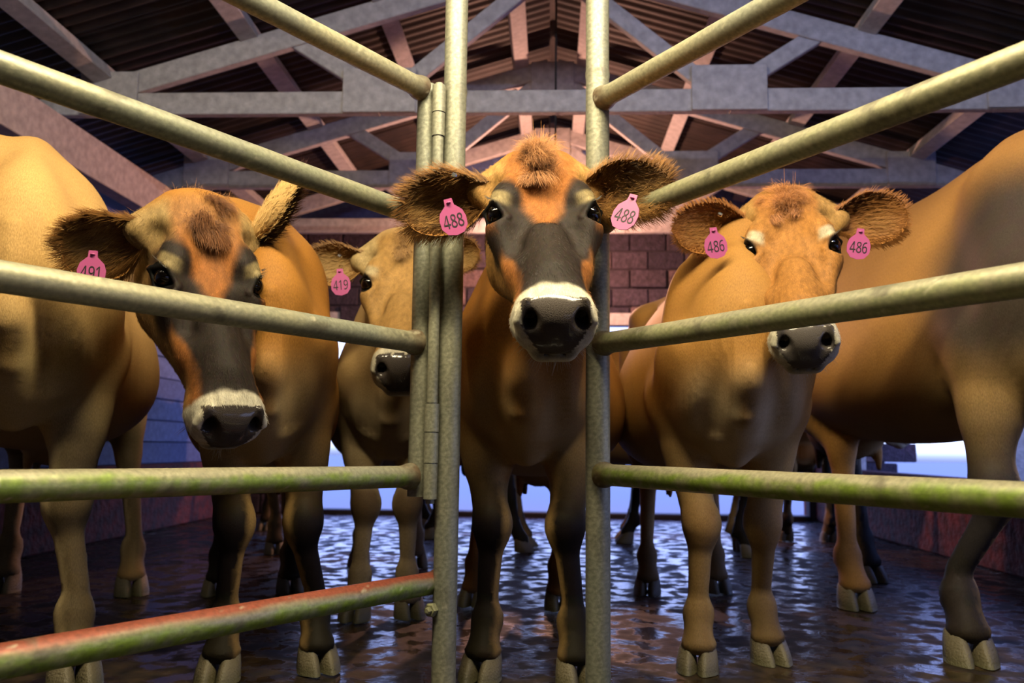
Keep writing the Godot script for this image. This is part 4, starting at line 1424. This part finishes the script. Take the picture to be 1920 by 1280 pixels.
func tag_mesh(w: float, h: float) -> ArrayMesh:
	var shape := PackedVector2Array([Vector2(-0.15, 0.62), Vector2(0.15, 0.62), Vector2(0.17, 0.42), Vector2(0.42, 0.22), Vector2(0.5, 0.0), Vector2(0.48, -0.26), Vector2(0.30, -0.46), Vector2(0.0, -0.52), Vector2(-0.30, -0.46), Vector2(-0.48, -0.26), Vector2(-0.5, 0.0), Vector2(-0.42, 0.22), Vector2(-0.17, 0.42)])
	for i in shape.size():
		shape[i] *= Vector2(w, h)
	return plate(shape, 0.0022)


# a flat piece with a small bevel, its outline in x and y
func plate(shape: PackedVector2Array, thick: float) -> ArrayMesh:
	var st := SurfaceTool.new()
	st.begin(Mesh.PRIMITIVE_TRIANGLES)
	st.set_smooth_group(-1)
	if Geometry2D.is_polygon_clockwise(shape):
		shape.reverse()
	var tri := Geometry2D.triangulate_polygon(shape)
	var z := thick * 0.5
	for i in range(0, tri.size(), 3):
		for f in 2:
			var o := [0, 1, 2]
			var p := [shape[tri[i]], shape[tri[i + 1]], shape[tri[i + 2]]]
			var ccw: bool = (p[1] - p[0]).cross(p[2] - p[0]) > 0
			if ccw == (f == 0):
				o = [0, 2, 1]
			for q: int in o:
				st.add_vertex(Vector3(p[q].x, p[q].y, z if f == 0 else -z))
	for i in shape.size():
		var a := shape[i]
		var b := shape[(i + 1) % shape.size()]
		for v: Vector3 in [Vector3(a.x, a.y, z), Vector3(b.x, b.y, -z), Vector3(b.x, b.y, z), Vector3(a.x, a.y, z), Vector3(a.x, a.y, -z), Vector3(b.x, b.y, -z)]:
			st.add_vertex(v)
	st.generate_normals()
	return st.commit()


# the numbers that take time, safe to run beside each other
func work_out(s: Dictionary) -> void:
	var parts := [body_shape(s, s.cell)]
	var b: Array = parts[0]
	var pts: PackedVector3Array = b[0]
	var nor: PackedVector3Array = b[1]
	var ids: PackedInt32Array = b[2]
	var col := PackedColorArray()
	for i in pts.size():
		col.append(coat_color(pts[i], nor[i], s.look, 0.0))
	var nose := PackedInt32Array()
	if s.has("head"):
		var h: Array = head_fine if s.fine else head_coarse
		var t: Transform3D = s.head
		var first := pts.size()
		var wet := PackedByteArray()
		var turn := t.basis.inverse().transposed()
		for i in h[0].size():
			var p: Vector3 = h[0][i]
			pts.append(t * p)
			nor.append((turn * h[1][i]).normalized())
			var c := face_color(p, s.look)
			if p.x < 0.05:
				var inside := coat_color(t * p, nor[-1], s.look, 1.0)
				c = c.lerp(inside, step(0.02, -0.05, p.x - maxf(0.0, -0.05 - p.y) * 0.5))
			col.append(c)
			wet.append(1 if nose_at(p) else 0)
		var hi: PackedInt32Array = h[2]
		for i in range(0, hi.size(), 3):
			var into := nose if wet[hi[i]] + wet[hi[i + 1]] + wet[hi[i + 2]] >= 2 else ids
			into.append(first + hi[i]); into.append(first + hi[i + 1]); into.append(first + hi[i + 2])
	s.arrays = [pts, nor, col, ids, nose]


func mesh_of(pts: PackedVector3Array, nor: PackedVector3Array, col: PackedColorArray, ids: PackedInt32Array, into: ArrayMesh) -> void:
	# keep only the points that these triangles use
	var at := PackedInt32Array()
	at.resize(pts.size())
	at.fill(-1)
	var p := PackedVector3Array()
	var n := PackedVector3Array()
	var c := PackedColorArray()
	var out := PackedInt32Array()
	for i in ids:
		if at[i] < 0:
			at[i] = p.size()
			p.append(pts[i]); n.append(nor[i]); c.append(col[i])
		out.append(at[i])
	var a := []
	a.resize(Mesh.ARRAY_MAX)
	a[Mesh.ARRAY_VERTEX] = p
	a[Mesh.ARRAY_NORMAL] = n
	a[Mesh.ARRAY_COLOR] = c
	a[Mesh.ARRAY_INDEX] = out
	into.add_surface_from_arrays(Mesh.PRIMITIVE_TRIANGLES, a)


func toward(dir: Vector3, face: Vector3) -> Basis:
	var x := dir.normalized()
	var y := face.cross(x).normalized()
	return Basis(x, y, x.cross(y))


func build_cow(s: Dictionary) -> Node3D:
	var t := thing("cow", s.label, "cow", s.place.origin, 0.0, "dairy cows in the shed")
	t.transform = s.place
	var m := ArrayMesh.new()
	var a: Array = s.arrays
	mesh_of(a[0], a[1], a[2], a[3], m)
	if a[4].size():
		mesh_of(a[0], a[1], a[2], a[4], m)
	var b := MeshInstance3D.new()
	b.name = "body"
	b.mesh = m
	b.set_surface_override_material(0, mats.hide)
	if a[4].size():
		b.set_surface_override_material(1, mats.wet_nose)
	t.add_child(b, true)
	for f in ["fl", "fr", "hl", "hr"]:
		var hoof := part("hoof", claw, mats.hoof, t)
		hoof.position = Vector3(s.feet[f].x - 0.008, 0.0, s.feet[f].z)
		hoof.rotation.y = (-0.22 if f[1] == "r" else 0.22) * (1.0 if f[0] == "f" else 0.6)
	if not s.has("head"):
		return t
	var h: Transform3D = s.head
	var rng := RandomNumberGenerator.new()
	rng.seed = s.get("seed", 7)
	for side: float in [1.0, -1.0]:
		var eye := part("eye", eyeball, mats.eye, t)
		eye.transform = Transform3D(h.basis.orthonormalized(), h * Vector3(0.1545, -0.0235, 0.0900 * side))
		if s.fine:
			var lash := []
			for k in 26:
				var e := rng.randf_range(-1.0, 0.7)
				var r := Vector3(0.152 - 0.008 + e * 0.021, -0.026 + 0.033 - e * e * 0.006 + e * 0.008, (0.102 - 0.004 * e * e - e * 0.009) * side)
				lash.append([r, Vector3(0.10 - e * -0.25, 0.55, side * 0.9).normalized(), Vector3(-0.5, 0.3, 0), 0.009 + rng.randf() * 0.005, 0.0004, Color(0.02, 0.016, 0.012), Vector3(0, 1, 0)])
			var l := part("eyelashes", hair_mesh(lash), mats.hair, eye)
			l.set_meta("kind", "stuff")
			l.transform = eye.transform.affine_inverse() * h
		var name_of := "right" if side > 0 else "left"
		var e: Dictionary = s.ears[name_of]
		var root := h * Vector3(0.022, -0.040, 0.104 * side)
		var shape := ear_shape(clampf((e.tip - root).length() * 0.95, 0.15, 0.25), e.get("half", 0.064), e.get("cup", 0.85))
		var ear := part("ear", ear_mesh(shape, s.look), mats.skin, t)
		ear.transform = Transform3D(toward(e.tip - root, e.face), root)
		if not s.has("bald"):
			var fur := part("ear_hair", ear_hair(shape, s.look, 5200 if s.fine else 1600, rng, s.look.ear_long), mats.hair, ear)
			fur.set_meta("kind", "stuff")
		if e.has("tag"):
			var tag := part("ear_tag", tag_plate, mats.tag, t)
			tag.transform = e.tag
			tag.set_meta("label", "pink plastic ear tag with the number " + s.number)
			var digits := part("tag_number", number_mesh(s.number), mats.ink, tag)
			digits.position = Vector3(0, -0.006, 0.0014)
			digits.scale = Vector3(1.25, 1.75, 1.0)
			var pin := part("tag_pin", pin_mesh, mats.tag, tag)
			pin.position = Vector3(0, 0.034, 0.001)
		if e.has("clip"):
			var clip := part("ear_clip", clip_mesh, mats.steel, t)
			clip.transform = e.clip
			clip.set_meta("label", "small shiny metal clip on the upper edge of the ear")
	if s.fine:
		var short := part("face_hair", face_hair(s.look, 12500, rng), mats.hair, t)
		short.transform = Transform3D(h.basis.orthonormalized(), h.origin)
		short.set_meta("kind", "stuff")
	if s.has("bald"):
		return t
	var tuft := part("topknot_hair", tuft_hair(s.look, 4200 if s.fine else 1500, rng, s.look.tuft_long, s.look.wild), mats.hair, t)
	tuft.transform = Transform3D(h.basis.orthonormalized(), h.origin)
	tuft.set_meta("kind", "stuff")
	return t


func number_mesh(text: String) -> Mesh:
	if not numbers.has(text):
		var m := TextMesh.new()
		m.text = text
		m.font = tag_font
		m.font_size = 32
		m.pixel_size = 0.00066
		m.depth = 0.0006
		m.curve_step = 1.0
		numbers[text] = m
	return numbers[text]
